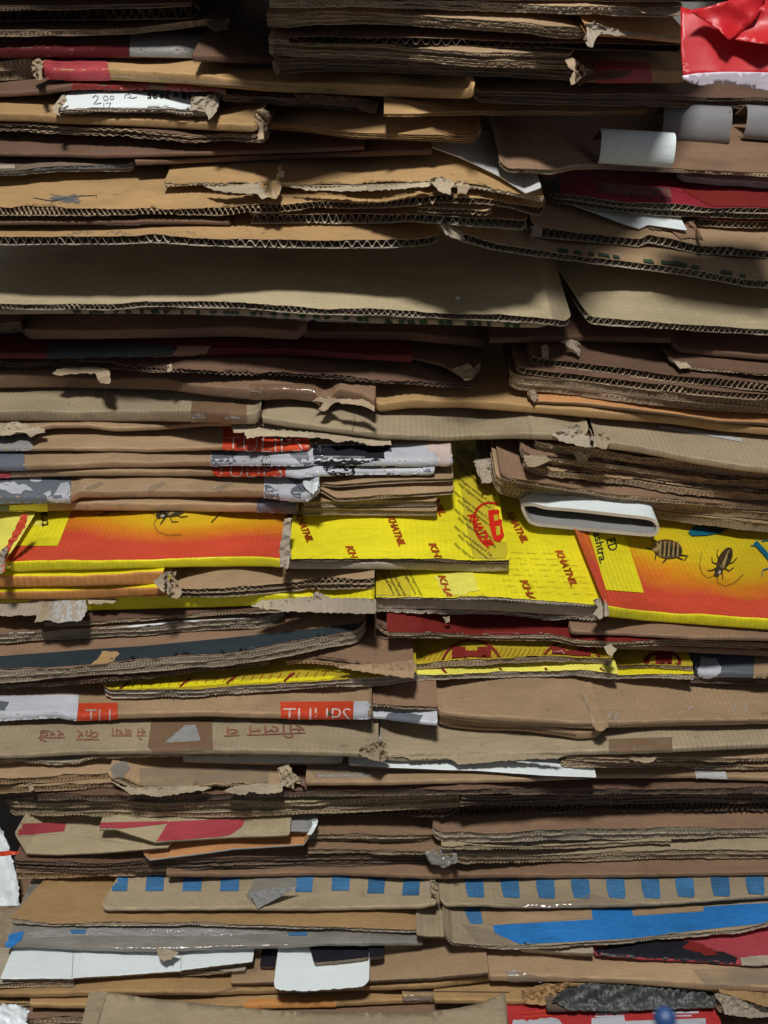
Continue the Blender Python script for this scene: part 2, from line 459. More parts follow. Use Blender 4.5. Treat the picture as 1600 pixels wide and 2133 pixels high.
                if per < 12:      # crushed fine fluting: shallow pockets
                    c0 = Bx[::3] + Uf[::3] * (rr_[::3] + dp * .9)[:, None]; c1 = c0 + wv[None] * (hh[::3] + .0003)[:, None]
                    gs.append((np.stack([c0, c1]), 0, None))
                mesh_obj('fluting', gs, [M[emn]], root, origin)
    # ray target for prints and tape
    vv = []; ff = []; off = 0
    for g in srcs:
        k, m_, _ = g.shape
        idx = np.arange(k * m_).reshape(k, m_) + off
        vv.append(g.reshape(-1, 3)); ff.append(np.stack([idx[:-1, :-1], idx[1:, :-1], idx[1:, 1:], idx[:-1, 1:]], -1).reshape(-1, 4)); off += k * m_
    s.V = np.concatenate(vv); s.Fc = np.concatenate(ff); s.bvh = None
    # register the top plane; use the mean surface at front top edge
    Pc = np.stack([np.interp(XC, X, P[:, k]) for k in range(3)], -1)
    # outside the range keep the column's own ray
    LAID.append((x0, x1, Pc + nn * 0.0008, nn))
    s.x = X; s.D = D; s.Y = Y; s.a = a; s.T = T; s.P = P
    return s

def hit(s, x, y, lift):
    if s.bvh is None:
        s.bvh = BVHTree.FromPolygons([tuple(v) for v in s.V], [tuple(int(i) for i in f) for f in s.Fc])
    r = ray(np.array(x), np.array(y)); r = r / np.linalg.norm(r)
    loc, nor, idx, dist = s.bvh.ray_cast(Vector(CAM), Vector(r))
    if loc is None: return None
    if nor.dot(Vector(r)) > 0: nor = -nor
    return np.array(loc + nor * lift)

LAYER = {}
def fill(poly, grid):
    """triangulate a photo-space outline with inner points"""
    pts = [Vector(p) for p in poly]
    ne = len(pts)
    dense = []
    for i in range(ne):
        a = pts[i]; b = pts[(i + 1) % ne]
        k = max(1, int((b - a).length / grid))
        for j in range(k): dense.append(a.lerp(b, j / k))
    nd = len(dense)
    xs = [p.x for p in dense]; ys = [p.y for p in dense]
    def inside(px, py):
        c = False
        for i in range(nd):
            a = dense[i]; b = dense[i - 1]
            if (a.y > py) != (b.y > py) and px < (b.x - a.x) * (py - a.y) / (b.y - a.y) + a.x: c = not c
        return c
    inner = []
    gy = min(ys) + grid * .5
    while gy < max(ys):
        gx = min(xs) + grid * .5
        while gx < max(xs):
            qx = gx + random.uniform(-.25, .25) * grid; qy = gy + random.uniform(-.25, .25) * grid
            if inside(qx, qy): inner.append(Vector((qx, qy)))
            gx += grid
        gy += grid
    v, e, f, _, _, _ = delaunay_2d_cdt(dense + inner, [], [list(range(nd))], 1, 0.01)
    return [(p.x, p.y) for p in v], [tuple(q) for q in f]

def raw_obj(name, verts, faces, mats, parent, origin, smooth=True):
    me = bpy.data.meshes.new(name)
    me.from_pydata([tuple(np.array(v) - origin) for v in verts], [], faces)
    for m in mats: me.materials.append(m)
    if smooth: me.polygons.foreach_set('use_smooth', [True] * len(me.polygons))
    ul = me.uv_layers.new(name='UVMap')
    vi = np.empty(len(me.loops), np.int32); me.loops.foreach_get('vertex_index', vi)
    if len(verts):
        V = np.array(verts); ul.data.foreach_set('uv', np.stack([V[:, 0], V[:, 1] + V[:, 2]], -1)[vi].ravel().astype(np.float32))
    me.update()
    o = bpy.data.objects.new(name, me); COL.objects.link(o)
    if parent is None: o.location = origin
    else: o.parent = parent
    return o

def project(s, pts, faces, mat, name, lift, label=None):
    lift = lift if lift else (0.0013 if name in ('lettering', 'printed_insect', 'logo', 'handwriting') else 0.0006)
    if s.fold and lift < .001: lift = 0.0009
    k = id(s); LAYER[k] = LAYER.get(k, 0) + 1; lift += 0.00003 * (LAYER[k] % 60)
    H = []
    for x, y in pts:
        q = hit(s, x, y, lift)
        for dy in ((2, 4, 6, 9) if name != 'lettering' else ()):          # print that runs to the cut edge stops at the edge
            if q is None: q = hit(s, x, y - dy, lift)
        H.append(q)
    keep = [f for f in faces if all(H[i] is not None for i in f)]
    # drop triangles that jump across a break in the surface
    used = sorted({i for f in keep for i in f}); mp = {i: j for j, i in enumerate(used)}
    if not keep: return None
    o = raw_obj(name, [H[i] for i in used], [tuple(mp[i] for i in f) for f in keep], [M[mat]], s.root, s.origin)
    if label: o['label'] = label
    return o
def decal(s, poly, mat, name='printed_patch', grid=9, lift=0, rag=0.0, label=None):
    if rag:
        out = []
        for i in range(len(poly)):
            a = poly[i]; b = poly[(i + 1) % len(poly)]
            k = max(1, int(math.dist(a, b) / 7))
            for j in range(k):
                t = j / k
                out.append((a[0] + (b[0] - a[0]) * t + random.uniform(-rag, rag), a[1] + (b[1] - a[1]) * t + random.uniform(-rag, rag)))
        poly = out
    if s.fold: grid = min(grid, 5)
    v, f = fill(poly, grid)
    return project(s, v, f, mat, name, lift, label)
def stroke(s, pts, wd, mat, name='printed_line', wd2=None, lift=0):
    """a printed or drawn line through photo points"""
    out = []
    P = []
    for i in range(len(pts) - 1):
        k = max(1, int(math.dist(pts[i], pts[i + 1]) / 6))
        for j in range(k): t = j / k; P.append((pts[i][0] + (pts[i + 1][0] - pts[i][0]) * t, pts[i][1] + (pts[i + 1][1] - pts[i][1]) * t))
    P.append(pts[-1])
    V = []; Fs = []
    wd2 = wd if wd2 is None else wd2
    for i, p in enumerate(P):
        a = P[max(0, i - 1)]; b = P[min(len(P) - 1, i + 1)]
        dx, dy = b[0] - a[0], b[1] - a[1]; l = math.hypot(dx, dy) or 1
        h = (wd + (wd2 - wd) * i / len(P)) / 2
        V += [(p[0] - dy / l * h, p[1] + dx / l * h), (p[0] + dy / l * h, p[1] - dx / l * h)]
        if i: Fs.append((2 * i - 2, 2 * i - 1, 2 * i + 1, 2 * i))
    return project(s, V, Fs, mat, name, lift)
def multi(s, items, mat, name, lift=0):
    """several outlines and lines printed in one ink: joined into one print. item: ('p', poly) or ('l', pts, width)"""
    V = []; Fs = []
    for it in items:
        if it[0] == 'p':
            v, f = fill(it[1], 16)
        else:
            pts, wd = it[1], it[2]
            v = []; f = []
            P = []
            for i in range(len(pts) - 1):
                k = max(1, int(math.dist(pts[i], pts[i + 1]) / 7))
                for j in range(k): t = j / k; P.append((pts[i][0] + (pts[i + 1][0] - pts[i][0]) * t, pts[i][1] + (pts[i + 1][1] - pts[i][1]) * t))
            P.append(pts[-1])
            for i, p in enumerate(P):
                a = P[max(0, i - 1)]; b = P[min(len(P) - 1, i + 1)]
                dx, dy = b[0] - a[0], b[1] - a[1]; l = math.hypot(dx, dy) or 1
                v += [(p[0] - dy / l * wd / 2, p[1] + dx / l * wd / 2), (p[0] + dy / l * wd / 2, p[1] - dx / l * wd / 2)]
                if i: f.append((2 * i - 2, 2 * i - 1, 2 * i + 1, 2 * i))
        o = len(V); V += v; Fs += [tuple(i + o for i in q) for q in f]
    o = project(s, V, Fs, mat, name, lift)
    if o: o['kind'] = 'stuff'
    return o
def ell(cx, cy, rx, ry, rot=0, n=18, a0=0, a1=360):
    r = math.radians(rot); out = []
    for i in range(n):
        t = math.radians(a0 + (a1 - a0) * i / n)
        x = rx * math.cos(t); y = ry * math.sin(t)
        out.append((cx + x * math.cos(r) - y * math.sin(r), cy + x * math.sin(r) + y * math.cos(r)))
    return out
TXT = {}
def glyphs(txt, bold=0.0, shear=0.0):
    key = (txt, bold, shear)
    if key in TXT: return TXT[key]
    c = bpy.data.curves.new('t', 'FONT'); c.body = txt; c.offset = bold; c.shear = shear; c.resolution_u = 2
    o = bpy.data.objects.new('t', c); COL.objects.link(o)
    dg = bpy.context.evaluated_depsgraph_get(); ev = o.evaluated_get(dg); me = ev.to_mesh()
    V = [(v.co.x, v.co.y) for v in me.vertices]; Fs = [tuple(p.vertices) for p in me.polygons]
    ev.to_mesh_clear(); bpy.data.objects.remove(o); bpy.data.curves.remove(c)
    if len(txt) < 9 and len(V) > 2:
        for _ in range(2):
            mid = {}; nf = []
            def m_(a, b):
                k = (min(a, b), max(a, b))
                if k not in mid: mid[k] = len(V); V.append(((V[a][0] + V[b][0]) / 2, (V[a][1] + V[b][1]) / 2))
                return mid[k]
            for f in Fs:
                for t in range(1, len(f) - 1):
                    a, b, c2 = f[0], f[t], f[t + 1]
                    ab, bc, ca = m_(a, b), m_(b, c2), m_(c2, a)
                    nf += [(a, ab, ca), (ab, b, bc), (ca, bc, c2), (ab, bc, ca)]
            Fs = nf
    xs = [v[0] for v in V]; ys = [v[1] for v in V]
    mx = (min(xs) + max(xs)) / 2; my = (min(ys) + max(ys)) / 2
    W = max(xs) - min(xs); H = max(ys) - min(ys)
    TXT[key] = ([((x - mx) / H, (y - my) / H) for x, y in V], Fs, W / H)
    return TXT[key]
def lettering(s, txt, cx, cy, h, rot, mat, wid=None, bold=0.0, mirror=False, shear=0.0, skew=0.0, name='lettering'):
    """rot: clockwise turn in the photo, degrees; h: letter height, wid: whole width, photo points"""
    V, Fs, asp = glyphs(txt, bold, shear)
    sx = (wid / asp) if wid else h
    r = math.radians(rot); P = []
    for x, y in V:
        X = x * sx * (-1 if mirror else 1); Y = -y * h
        X += skew * Y
        P.append((cx + X * math.cos(r) - Y * math.sin(r), cy + X * math.sin(r) + Y * math.cos(r)))
    return project(s, P, Fs, mat, name, 0)

def scrap(s, poly, mat, relief=0.004, off=0.004, grid=7, name='torn_flap', slope=0.0, thick=0.00035, rag=1.6, parent=None, origin=None, dabs=None, clampd=True, freq=1.0, jit=1.0, smooth=False, label=None, umat=None):
    """a bit of crumpled board or paper standing proud of the sheet s, never behind what is already laid"""
    out = []
    for i in range(len(poly)):
        a = poly[i]; b = poly[(i + 1) % len(poly)]
        k = max(1, int(math.dist(a, b) / 5))
        for j in range(k):
            t = j / k
            out.append((a[0] + (b[0] - a[0]) * t + random.uniform(-rag, rag), a[1] + (b[1] - a[1]) * t + random.uniform(-rag, rag)))
    v, f = fill(out, grid * .75 if jit else grid)
    v = np.array(v); yb = v[:, 1].max()
    sd = seed()
    if dabs is not None: d = np.interp(v[:, 1], [p[0] for p in dabs], [p[1] for p in dabs])
    else: d = np.interp(v[:, 0], s.x, s.D)
    nz = np.zeros(len(v)); r = np.random.RandomState(sd)
    for q in range(5):
        kx, ky, p = r.uniform(-0.24, .24) * freq, r.uniform(-.26, .26) * freq, r.uniform(0, 6.3)
        nz += np.abs(np.sin(v[:, 0] * kx + v[:, 1] * ky + p)) * 0.4 - 0.2
    nz += r.uniform(-0.12, 0.12, len(v)) * jit
    d = d - off + nz * relief + (yb - v[:, 1]) * slope / 1000
    if clampd:
        su = support(v[:, 0], v[:, 1]); su = np.where(np.isnan(su), 9, su)
        d = np.minimum(d, su - 0.0015)
    P = at(v[:, 0], v[:, 1], d)
    f = [q if ((v[q[1], 0] - v[q[0], 0]) * (v[q[2], 1] - v[q[0], 1]) - (v[q[1], 1] - v[q[0], 1]) * (v[q[2], 0] - v[q[0], 0])) < 0 else q[::-1] for q in f]
    par = parent or (s.root if s else None); org = origin if origin is not None else (s.origin if s else P.mean(0))
    o = raw_obj(name, list(P), f, [M[mat]] + ([M[umat]] if umat else []), par, org, smooth=smooth)
    md = o.modifiers.new('thickness', 'SOLIDIFY'); md.thickness = thick; md.offset = -1
    if umat: md.material_offset = 1; md.material_offset_rim = 1
    if label: o['label'] = label
    return o

def ring(name, label, cat, pts, thick, depth, mats, x, y, d, tilt, uz=None, group=None):
    """a folded loop of board seen from its open end. pts: outline in photo points (closed); thick in photo points"""
    d = np.array(float(d)); n = len(pts)
    q = []
    for i in range(n):
        a = Vector(pts[i - 1]); b = Vector(pts[i]); c = Vector(pts[(i + 1) % n]); d2 = Vector(pts[(i + 2) % n])
        for t in np.linspace(0, 1, 8, endpoint=False):
            q.append(0.5 * ((2 * b) + (c - a) * t + (2 * a - 5 * b + 4 * c - d2) * t * t + (3 * b - a - 3 * c + d2) * t ** 3))
    q = np.array([(v.x, v.y) for v in q]); q = np.concatenate([q, q[:1]])
    tang = np.roll(q, -1, 0) - np.roll(q, 1, 0); tang[0] = tang[-1] = q[1] - q[-2]
    tang /= np.linalg.norm(tang, axis=1)[:, None]
    nrm = np.stack([-tang[:, 1], tang[:, 0]], -1)
    cen = q[:-1].mean(0)
    if np.mean(np.sum((q - cen) * nrm, 1)) < 0: nrm = -nrm
    inn = q - nrm * thick
    a = math.radians(tilt); u = np.array([0, math.cos(a), math.sin(a)])
    dd = np.full(len(q), float(d)) + vnoise(np.arange(len(q)) * 4.0, 12, .0008, seed())
    Po = at(q[:, 0], q[:, 1], dd); Pi = at(inn[:, 0], inn[:, 1], dd)
    origin = Po.mean(0)
    root = thing(label, cat, origin, name, group)
    mesh_obj('outer_face', [(np.stack([Po, Po + u * depth]), 0, None)], [M[mats[0]]], root, origin)
    mesh_obj('rim', [(np.stack([Po, Pi]), 0, None)], [M[mats[1]]], root, origin, smooth=False)
    mesh_obj('inner_face', [(np.stack([Pi, Pi + u * depth]), 0, None)], [M[mats[2]]], root, origin)
    return root, origin

def bent_strip(label, x0, x1, ytop, ybot, mat, dd, hook, rim='edge'):
    """white board bent back on itself: a rounded fold seen from the front with its open end to the left"""
    ph = np.linspace(-100, 100, 15)
    org = at(np.array((x0 + x1) / 2), np.array((ytop + ybot) / 2), np.array(dd))
    root = thing(label, 'paperboard', org, 'folded_board_loop', None)
    X = np.linspace(x0, x1, 24)
    hpx = (ybot - ytop) / 2; R = hpx * dd / F / .92
    def surf(scale, mat_, nm, x):
        rows = []
        for p in ph:
            r = math.radians(p)
            yc = (ytop + ybot) / 2 + (x - x0) * hook
            base = at(x, yc, np.full_like(x, dd))
            off = np.array([0, (1 - max(0, math.cos(r)) ** .6) * R * 0.9 * scale + (1 - scale) * R * 0.9 if abs(p) < 90 else R * 0.9 + (abs(p) - 90) / 10 * .03, -math.sin(r) * R * scale + (0 if p > -90 else -.012)])
            rows.append(base + off)
        g = np.stack(rows)
        return g
    X = X + 0
    o_ = surf(1.0, mat, 'o', X); i_ = surf(.90, mat, 'i', X)
    # round the right end
    mesh_obj('outer_face', [(o_, 0, None)], [M[mat]], root, org)
    mesh_obj('inner_face', [(i_, 0, None)], [M['dark']], root, org)
    mesh_obj('rim', [(np.stack([o_[:, 0], i_[:, 0]]), 0, None)], [M[rim]], root, org)
    mesh_obj('rim', [(np.stack([o_[:, -1], i_[:, -1]]), 0, None)], [M[rim]], root, org)
# ================================================================== the setting
def box_plane(name, pts, mat):
    me = bpy.data.meshes.new(name); me.from_pydata(pts, [], [(0, 1, 2, 3)]); me.materials.append(mat)
    ul = me.uv_layers.new(name='UVMap')
    for i, l in enumerate(ul.data): l.uv = (me.vertices[me.loops[i].vertex_index].co.x, me.vertices[me.loops[i].vertex_index].co.y + me.vertices[me.loops[i].vertex_index].co.z)
    o = bpy.data.objects.new(name, me); COL.objects.link(o); o['kind'] = 'structure'; return o
M['wall'] = kraft('plaster', (0.34, 0.33, 0.30), flute=0, blotch=0.08)
M['floor'] = kraft('cement_floor', (0.22, 0.20, 0.18), flute=0, blotch=0.2)
ZF = float(at(800., 2240., 1.06)[2]) - 0.012
box_plane('floor', [(-3, -2, ZF), (3, -2, ZF), (3, 2.6, ZF), (-3, 2.6, ZF)], M['floor'])
box_plane('wall', [(-3, 2.4, 0.4), (3, 2.4, 0.4), (3, 2.4, 3.2), (-3, 2.4, 3.2)], M['wall'])

# ================================================================== the pile, from the bottom up
S('dark brown carton at the very bottom of the pile, almost below the picture', [(-150, 2240), (1750, 2240)], 26, 'brown', 'fold', d=1.06)
# --- lowest right: red printed carton, blue ball
s = S('red carton with worn white print at the bottom right, below the black plastic', [(1062, 2185), (1300, 2180), (1505, 2170)], 30, 'red', 'fold', gap=2, emat='red')
decal(s, [(1232, 2122), (1300, 2118), (1302, 2128), (1470, 2122), (1470, 2140), (1232, 2145)], 'pwhite')
decal(s, [(1068, 2128), (1160, 2122), (1175, 2140), (1070, 2142)], 'pwhite', rag=3)
multi(s, [('l', [(1240, 2113), (1310, 2110)], 4), ('l', [(1240, 2119), (1300, 2117)], 3), ('l', [(1360, 2111), (1455, 2110)], 4), ('l', [(1375, 2118), (1440, 2117)], 3), ('l', [(1262, 2105), (1262, 2116)], 4), ('l', [(1285, 2104), (1285, 2116)], 4), ('l', [(1380, 2104), (1380, 2112)], 4)], 'pwhite', 'printed_text')
multi(s, [('l', [(1085, 2112), (1170, 2106)], 3), ('l', [(1090, 2120), (1150, 2116)], 3)], 'tulip', 'printed_text')
s_red = s
s = S('brown carton ply under the left end of the pile', [(-150, 2150), (60, 2145), (240, 2140)], 22, 'brown', 'cut', n=2, per=10, L=.05)
s = S('golden kraft carton strip low at the left, over brown plies', [(-150, 2098), (60, 2096), (170, 2098), (235, 2096)], 6, 'gold', 'cut', per=9, L=.05)
s = S('kraft sheet showing between the bottom flap and the white card', [(60, 2100), (400, 2104), (640, 2100), (905, 2092), (905, 2088)], 8, 'gold', 'fold', gap=3)
decal(s, [(500, 2100), (520, 2082), (700, 2078), (700, 2096)], 'orange', rag=0)
s = S('kraft carton with shiny tape on its edge, left of the torn golden flap', [(838, 2085), (905, 2083), (1015, 2084)], 10, 'gold', 'fold', gap=2)
decal(s, [(838, 2050), (905, 2048), (905, 2084), (808, 2088)], 'tape', 'tape')
decal(s, [(808, 2080), (898, 2076), (900, 2085), (810, 2088)], 'film', 'tape')
s = S('long golden kraft carton split open around black plastic', [(905, 2091), (1000, 2092), (1080, 2093), (1150, 2092)], 8, 'gold', 'fold', gap=2)
stroke(s, [(905, 2066), (1060, 2068)], 2.2, 'dark', 'crease')
scrap(s, [(1085, 2064), (1120, 2052), (1190, 2046), (1178, 2060), (1160, 2068), (1152, 2090), (1140, 2094), (1095, 2090)], 'gold', relief=.006, off=.004, grid=8)
# black plastic in the hole
s = S('brown carton behind the torn hole with black plastic', [(1140, 2108), (1300, 2108), (1500, 2100)], 8, 'edged', 'fold', gap=2)
pl = scrap(s, [(1150, 2085), (1175, 2062), (1225, 2048), (1300, 2052), (1400, 2058), (1470, 2066), (1490, 2080), (1488, 2098), (1380, 2102), (1280, 2106), (1185, 2104)], 'blackbag', relief=.012, off=.002, grid=9, name='plastic_sheet', smooth=True)
s = S('ash coloured torn carton corner at the lower right edge', [(1500, 2112), (1600, 2118), (1750, 2118)], 10, 'greyer', 'cut', per=8, gap=3)
scrap(s, [(1493, 2068), (1540, 2078), (1620, 2110), (1640, 2118), (1560, 2120), (1510, 2112)], 'greyer', relief=.005, off=.005, grid=9)
s = S('golden kraft strip above the black plastic, torn at its right end', [(1180, 2056), (1300, 2058), (1460, 2064), (1560, 2072), (1750, 2100)], 7, 'gold', 'fold', gap=5)
scrap(s, [(1490, 2052), (1600, 2046), (1660, 2050), (1660, 2110), (1590, 2095), (1550, 2082), (1500, 2066)], 'gold', relief=.006, off=.004, grid=9)
# upright grey flap at the bottom
d1 = float(np.nanmin([support([x], [y])[0] for x in (200, 400, 700, 1040) for y in (2080, 2100, 2130)])) - .012
org = at(np.array(600.), np.array(2120.), np.array(d1))
fl = thing('grey kraft flap standing up at the bottom with a sagging upper edge', 'cardboard', org, 'flattened_box')
scrap(None, [(224, 2066), (300, 2078), (420, 2090), (520, 2100), (620, 2108), (740, 2108), (860, 2110), (940, 2102), (1000, 2090), (1052, 2066), (1056, 2100), (1060, 2180), (190, 2200), (205, 2120)], 'grey', relief=.002, off=0, grid=22, name='flap', thick=.003, rag=.5, parent=fl, origin=org, dabs=[(2066, d1 + .0), (2200, d1 - .07)], freq=.2, smooth=True)
scrap(None, [(186, 2066), (224, 2066), (205, 2120), (190, 2200), (160, 2200), (168, 2140)], 'grey', relief=.001, off=0, grid=14, name='side_flap', thick=.003, rag=.4, parent=fl, origin=org, dabs=[(2066, d1 + .012), (2200, d1 - .05)], freq=.2)
# --- tan carton row above
s = S('long kraft carton under the white sheets, running to the center card', [(-150, 2078), (100, 2078), (230, 2074), (440, 2074), (560, 2070), (900, 2060), (1020, 2044)], 9, 'gold', 'fold', gap=3, L=.05)
stroke(s, [(232, 2068), (440, 2070), (505, 2055), (540, 2058)], 3, 'brown', 'crease')
s_long = s
s = S('reddish tan carton with shiny tape, running off at the right under the red box', [(1020, 2044), (1150, 2046), (1300, 2050), (1466, 2062), (1600, 2066), (1750, 2066)], 12, 'tan', 'fold', gap=2)
decal(s, [(1052, 2020), (1140, 2036), (1142, 2050), (1062, 2052)], 'tape', 'tape')
decal(s, [(1054, 2022), (1078, 2022), (1076, 2030), (1058, 2032)], 'film', 'tape')
decal(s, [(1440, 2020), (1620, 2015), (1640, 2052), (1470, 2052)], 'tape', 'tape')
s = S('tan kraft flap left of the reddish carton with a square cut corner', [(480, 2052), (770, 2048), (900, 2042), (985, 2034), (1018, 2030)], 5, 'tan', 'paper', gap=4, emat='edge', rr=1)
decal(s, [(972, 2034), (990, 2032), (992, 2042), (974, 2042)], 'film', 'tape')
# --- dark / red print box at right
s = S('dark red and navy printed carton wedged at the right under the blue print', [(1240, 1992), (1340, 2000), (1500, 2008), (1540, 2012), (1750, 2008)], 5, 'pinkred', 'fold', gap=3)
decal(s, [(1236, 1985), (1290, 1960), (1420, 1958), (1480, 1978), (1536, 1995), (1530, 2006), (1400, 1999), (1250, 1990)], 'black', rag=2, name='printed_picture')
decal(s, [(1420, 1975), (1440, 1962), (1470, 1972), (1500, 1990), (1470, 1990)], 'dred', rag=2)
decal(s, [(1540, 1996), (1600, 1990), (1640, 1992), (1640, 2010), (1545, 2010)], 'greyer', rag=1)
s = S('torn thin kraft liner left of the dark red print', [(1085, 1982), (1180, 1990), (1238, 1992)], 6, 'greyer', 'paper', gap=4, emat='torn')
# --- white cards
s = S('thin ply with a folded edge under the white sheet at the far left', [(-150, 2058), (0, 2058), (152, 2056)], 9, 'greyer', 'cut', per=7, gap=2, L=.05)
s = S('thin ply showing under the right half of the long white sheet', [(370, 2034), (440, 2032), (511, 2029)], 7, 'greyer', 'cut', per=7, gap=2)
s = S('long white paperboard sheet with a slanting lower edge, under the clear tape', [(0, 2042), (152, 2042), (153, 2040), (262, 2034), (376, 2026), (378, 2024), (526, 2006)], 3, 'white', 'paper', gap=4, emat='edge', rl=2, rr=2, sharp=True, cat='paperboard', name='board_sheet')
stroke(s, [(153, 1978), (150, 2040)], 1.5, 'edgeg', 'crease')
stroke(s, [(378, 1990), (376, 2026)], 1.2, 'edgeg', 'crease')
s = S('small black card poking out beside the white rounded card', [(541, 2018), (572, 2020)], 4, 'black', 'paper', gap=2, emat='edged', cat='paperboard', name='board_sheet')
s = S('white card with rounded lower corners hanging out in front', [(569, 2066), (640, 2068), (740, 2060), (769, 2055)], 3, 'white', 'paper', gap=9, emat='edgeg', rl=15, rr=15, jag=2.5, cat='paperboard', name='board_sheet')
s = S('small black glossy card lying on the white rounded card', [(655, 2010), (700, 2007), (768, 1998)], 4, 'black', 'paper', gap=4, emat='edge', sl=-0.3, cat='paperboard', name='board_sheet')
s = S('little dark card end right of the black glossy card', [(769, 1999), (800, 1998)], 4, 'black', 'paper', gap=2, emat='edged', cat='paperboard', name='board_sheet')
# --- clear tape sheet, golden flap
s = S('grey carton edge wrapped in shiny clear tape, above the white sheet', [(8, 1974), (60, 1974), (200, 1982), (330, 1984), (420, 1980), (600, 1976), (655, 1972), (882, 1970)], 7, 'gtape', 'fold', gap=8, cat='taped carton', rl=2)
decal(s, [(60, 1955), (90, 1938), (420, 1935), (600, 1945), (420, 1952), (200, 1950)], 'film', 'tape')
decal(s, [(0, 1975), (14, 1950), (50, 1940), (46, 1958), (20, 1976)], 'bblue')
decal(s, [(145, 1938), (180, 1937), (178, 1946), (150, 1947)], 'blue')
decal(s, [(600, 1944), (640, 1942), (640, 1950), (602, 1950)], 'blue')
scrap(s, [(326, 1978), (350, 1976), (372, 1984), (356, 1998), (342, 2002), (330, 1994)], 'torn', relief=.003, off=.004, grid=5, label='bit of torn liner hanging down')
for gx0, gx1, gy in ((180, 260, 1933), (345, 400, 1940), (430, 470, 1937), (60, 85, 1943)):
    decal(s, [(gx0, gy), (gx1, gy - 1), (gx1 - 3, gy + 5), (gx0 + 4, gy + 6)], 'film', 'tape', rag=2)  # pale film patches painted as glints along the tape
s = S('golden kraft flap lying under the blue squares, wide and plain', [(18, 1923), (100, 1930), (400, 1929), (560, 1933), (700, 1938), (868, 1944)], 6, 'gold', 'cut', per=6, gap=4, sl=0.35, lmat='greyer')
decal(s, [(20, 1922), (42, 1832), (56, 1832), (36, 1924)], 'tape', 'tape')
decal(s, [(56, 1838), (86, 1836), (64, 1860)], 'edge', rag=1)
# --- blue printed flaps
s = S('small grey kraft step between the two blue printed flaps', [(868, 1952), (882, 1955), (935, 1955)], 4, 'grey', 'paper', gap=2, emat='edged')
s = S('kraft flap with a long bright blue printed band, lower right', [(926, 1950), (938, 1972), (1000, 1977), (1085, 1979), (1180, 1974), (1300, 1966), (1450, 1952), (1540, 1945), (1600, 1930), (1750, 1924)], 7, 'grey', 'cut', per=6, gap=7, lmat='greyer', win=36, rl=10)
decal(s, [(1027, 1928), (1130, 1922), (1235, 1916), (1232, 1896), (1314, 1892), (1320, 1909), (1466, 1899), (1465, 1890), (1550, 1884), (1650, 1880), (1650, 1915), (1580, 1925), (1440, 1940), (1320, 1955), (1200, 1962), (1080, 1968), (1060, 1957), (1030, 1945)], 'bblue', label='bright blue printed band')
decal(s, [(968, 1892), (1000, 1890), (1005, 1924), (978, 1926)], 'blue', rag=1.5)
decal(s, [(1000, 1896), (1232, 1896), (1233, 1912), (1030, 1928), (1010, 1925)], 'tan')
decal(s, [(1322, 1890), (1465, 1886), (1465, 1898), (1322, 1908)], 'tan')
decal(s, [(960, 1925), (1020, 1935), (1072, 1968), (1000, 1973)], 'tape', 'tape')
s = S('kraft flap with a row of blue squares at the right, wavy lower edge', [(916, 1872), (921, 1890), (1000, 1889), (1050, 1893), (1140, 1893), (1230, 1891), (1300, 1890), (1390, 1886), (1500, 1878), (1600, 1872), (1750, 1870)], 6, 'grey', 'fold', gap=5, win=36)
for i, (qx, qy) in enumerate([(968, 1830), (1042, 1831), (1116, 1832), (1189, 1832), (1262, 1832), (1335, 1832), (1406, 1830), (1480, 1828), (1552, 1824)]):
    decal(s, [(qx, qy), (qx + 38, qy + 1), (qx + 41, qy + 36), (qx + 38, qy + 41), (qx + 7, qy + 39), (qx + 2, qy + 20)], 'blue', 'printed_square', grid=12)
decal(s, [(1015, 1880), (1080, 1884), (1200, 1876), (1230, 1862), (1300, 1880), (1400, 1884), (1230, 1889), (1100, 1890)], 'tape', 'tape')
s = S('kraft flap with a row of blue squares at the left, one corner folded over', [(209, 1890), (216, 1899), (330, 1898), (500, 1897), (640, 1898), (800, 1895), (880, 1893), (909, 1886)], 6, 'grey', 'fold', gap=6, rl=9, sl=0.2, win=36)
for qx, qy, ww in [(226, 1823, 42), (303, 1823, 40), (380, 1823, 42), (458, 1823, 42), (615, 1825, 38), (690, 1822, 40), (765, 1828, 38), (838, 1832, 38)]:
    decal(s, [(qx + 3, qy), (qx + ww, qy), (qx + ww - 3, qy + 34), (qx, qy + 34)], 'blue', 'printed_square', grid=12)
decal(s, [(536, 1822), (612, 1828), (620, 1846), (536, 1892), (512, 1868)], 'gtape', 'tape', label='grey tape triangle')
scrap(s, [(520, 1860), (560, 1850), (620, 1847), (580, 1870), (537, 1893)], 'wgrey', relief=.001, off=.003, grid=12, name='folded_corner', rag=.3)
decal(s, [(884, 1838), (898, 1850), (896, 1858)], 'film', 'tape')
scrap(s, [(896, 1832), (912, 1838), (915, 1860), (907, 1872), (898, 1862)], 'grey', relief=.005, off=.003, grid=6)
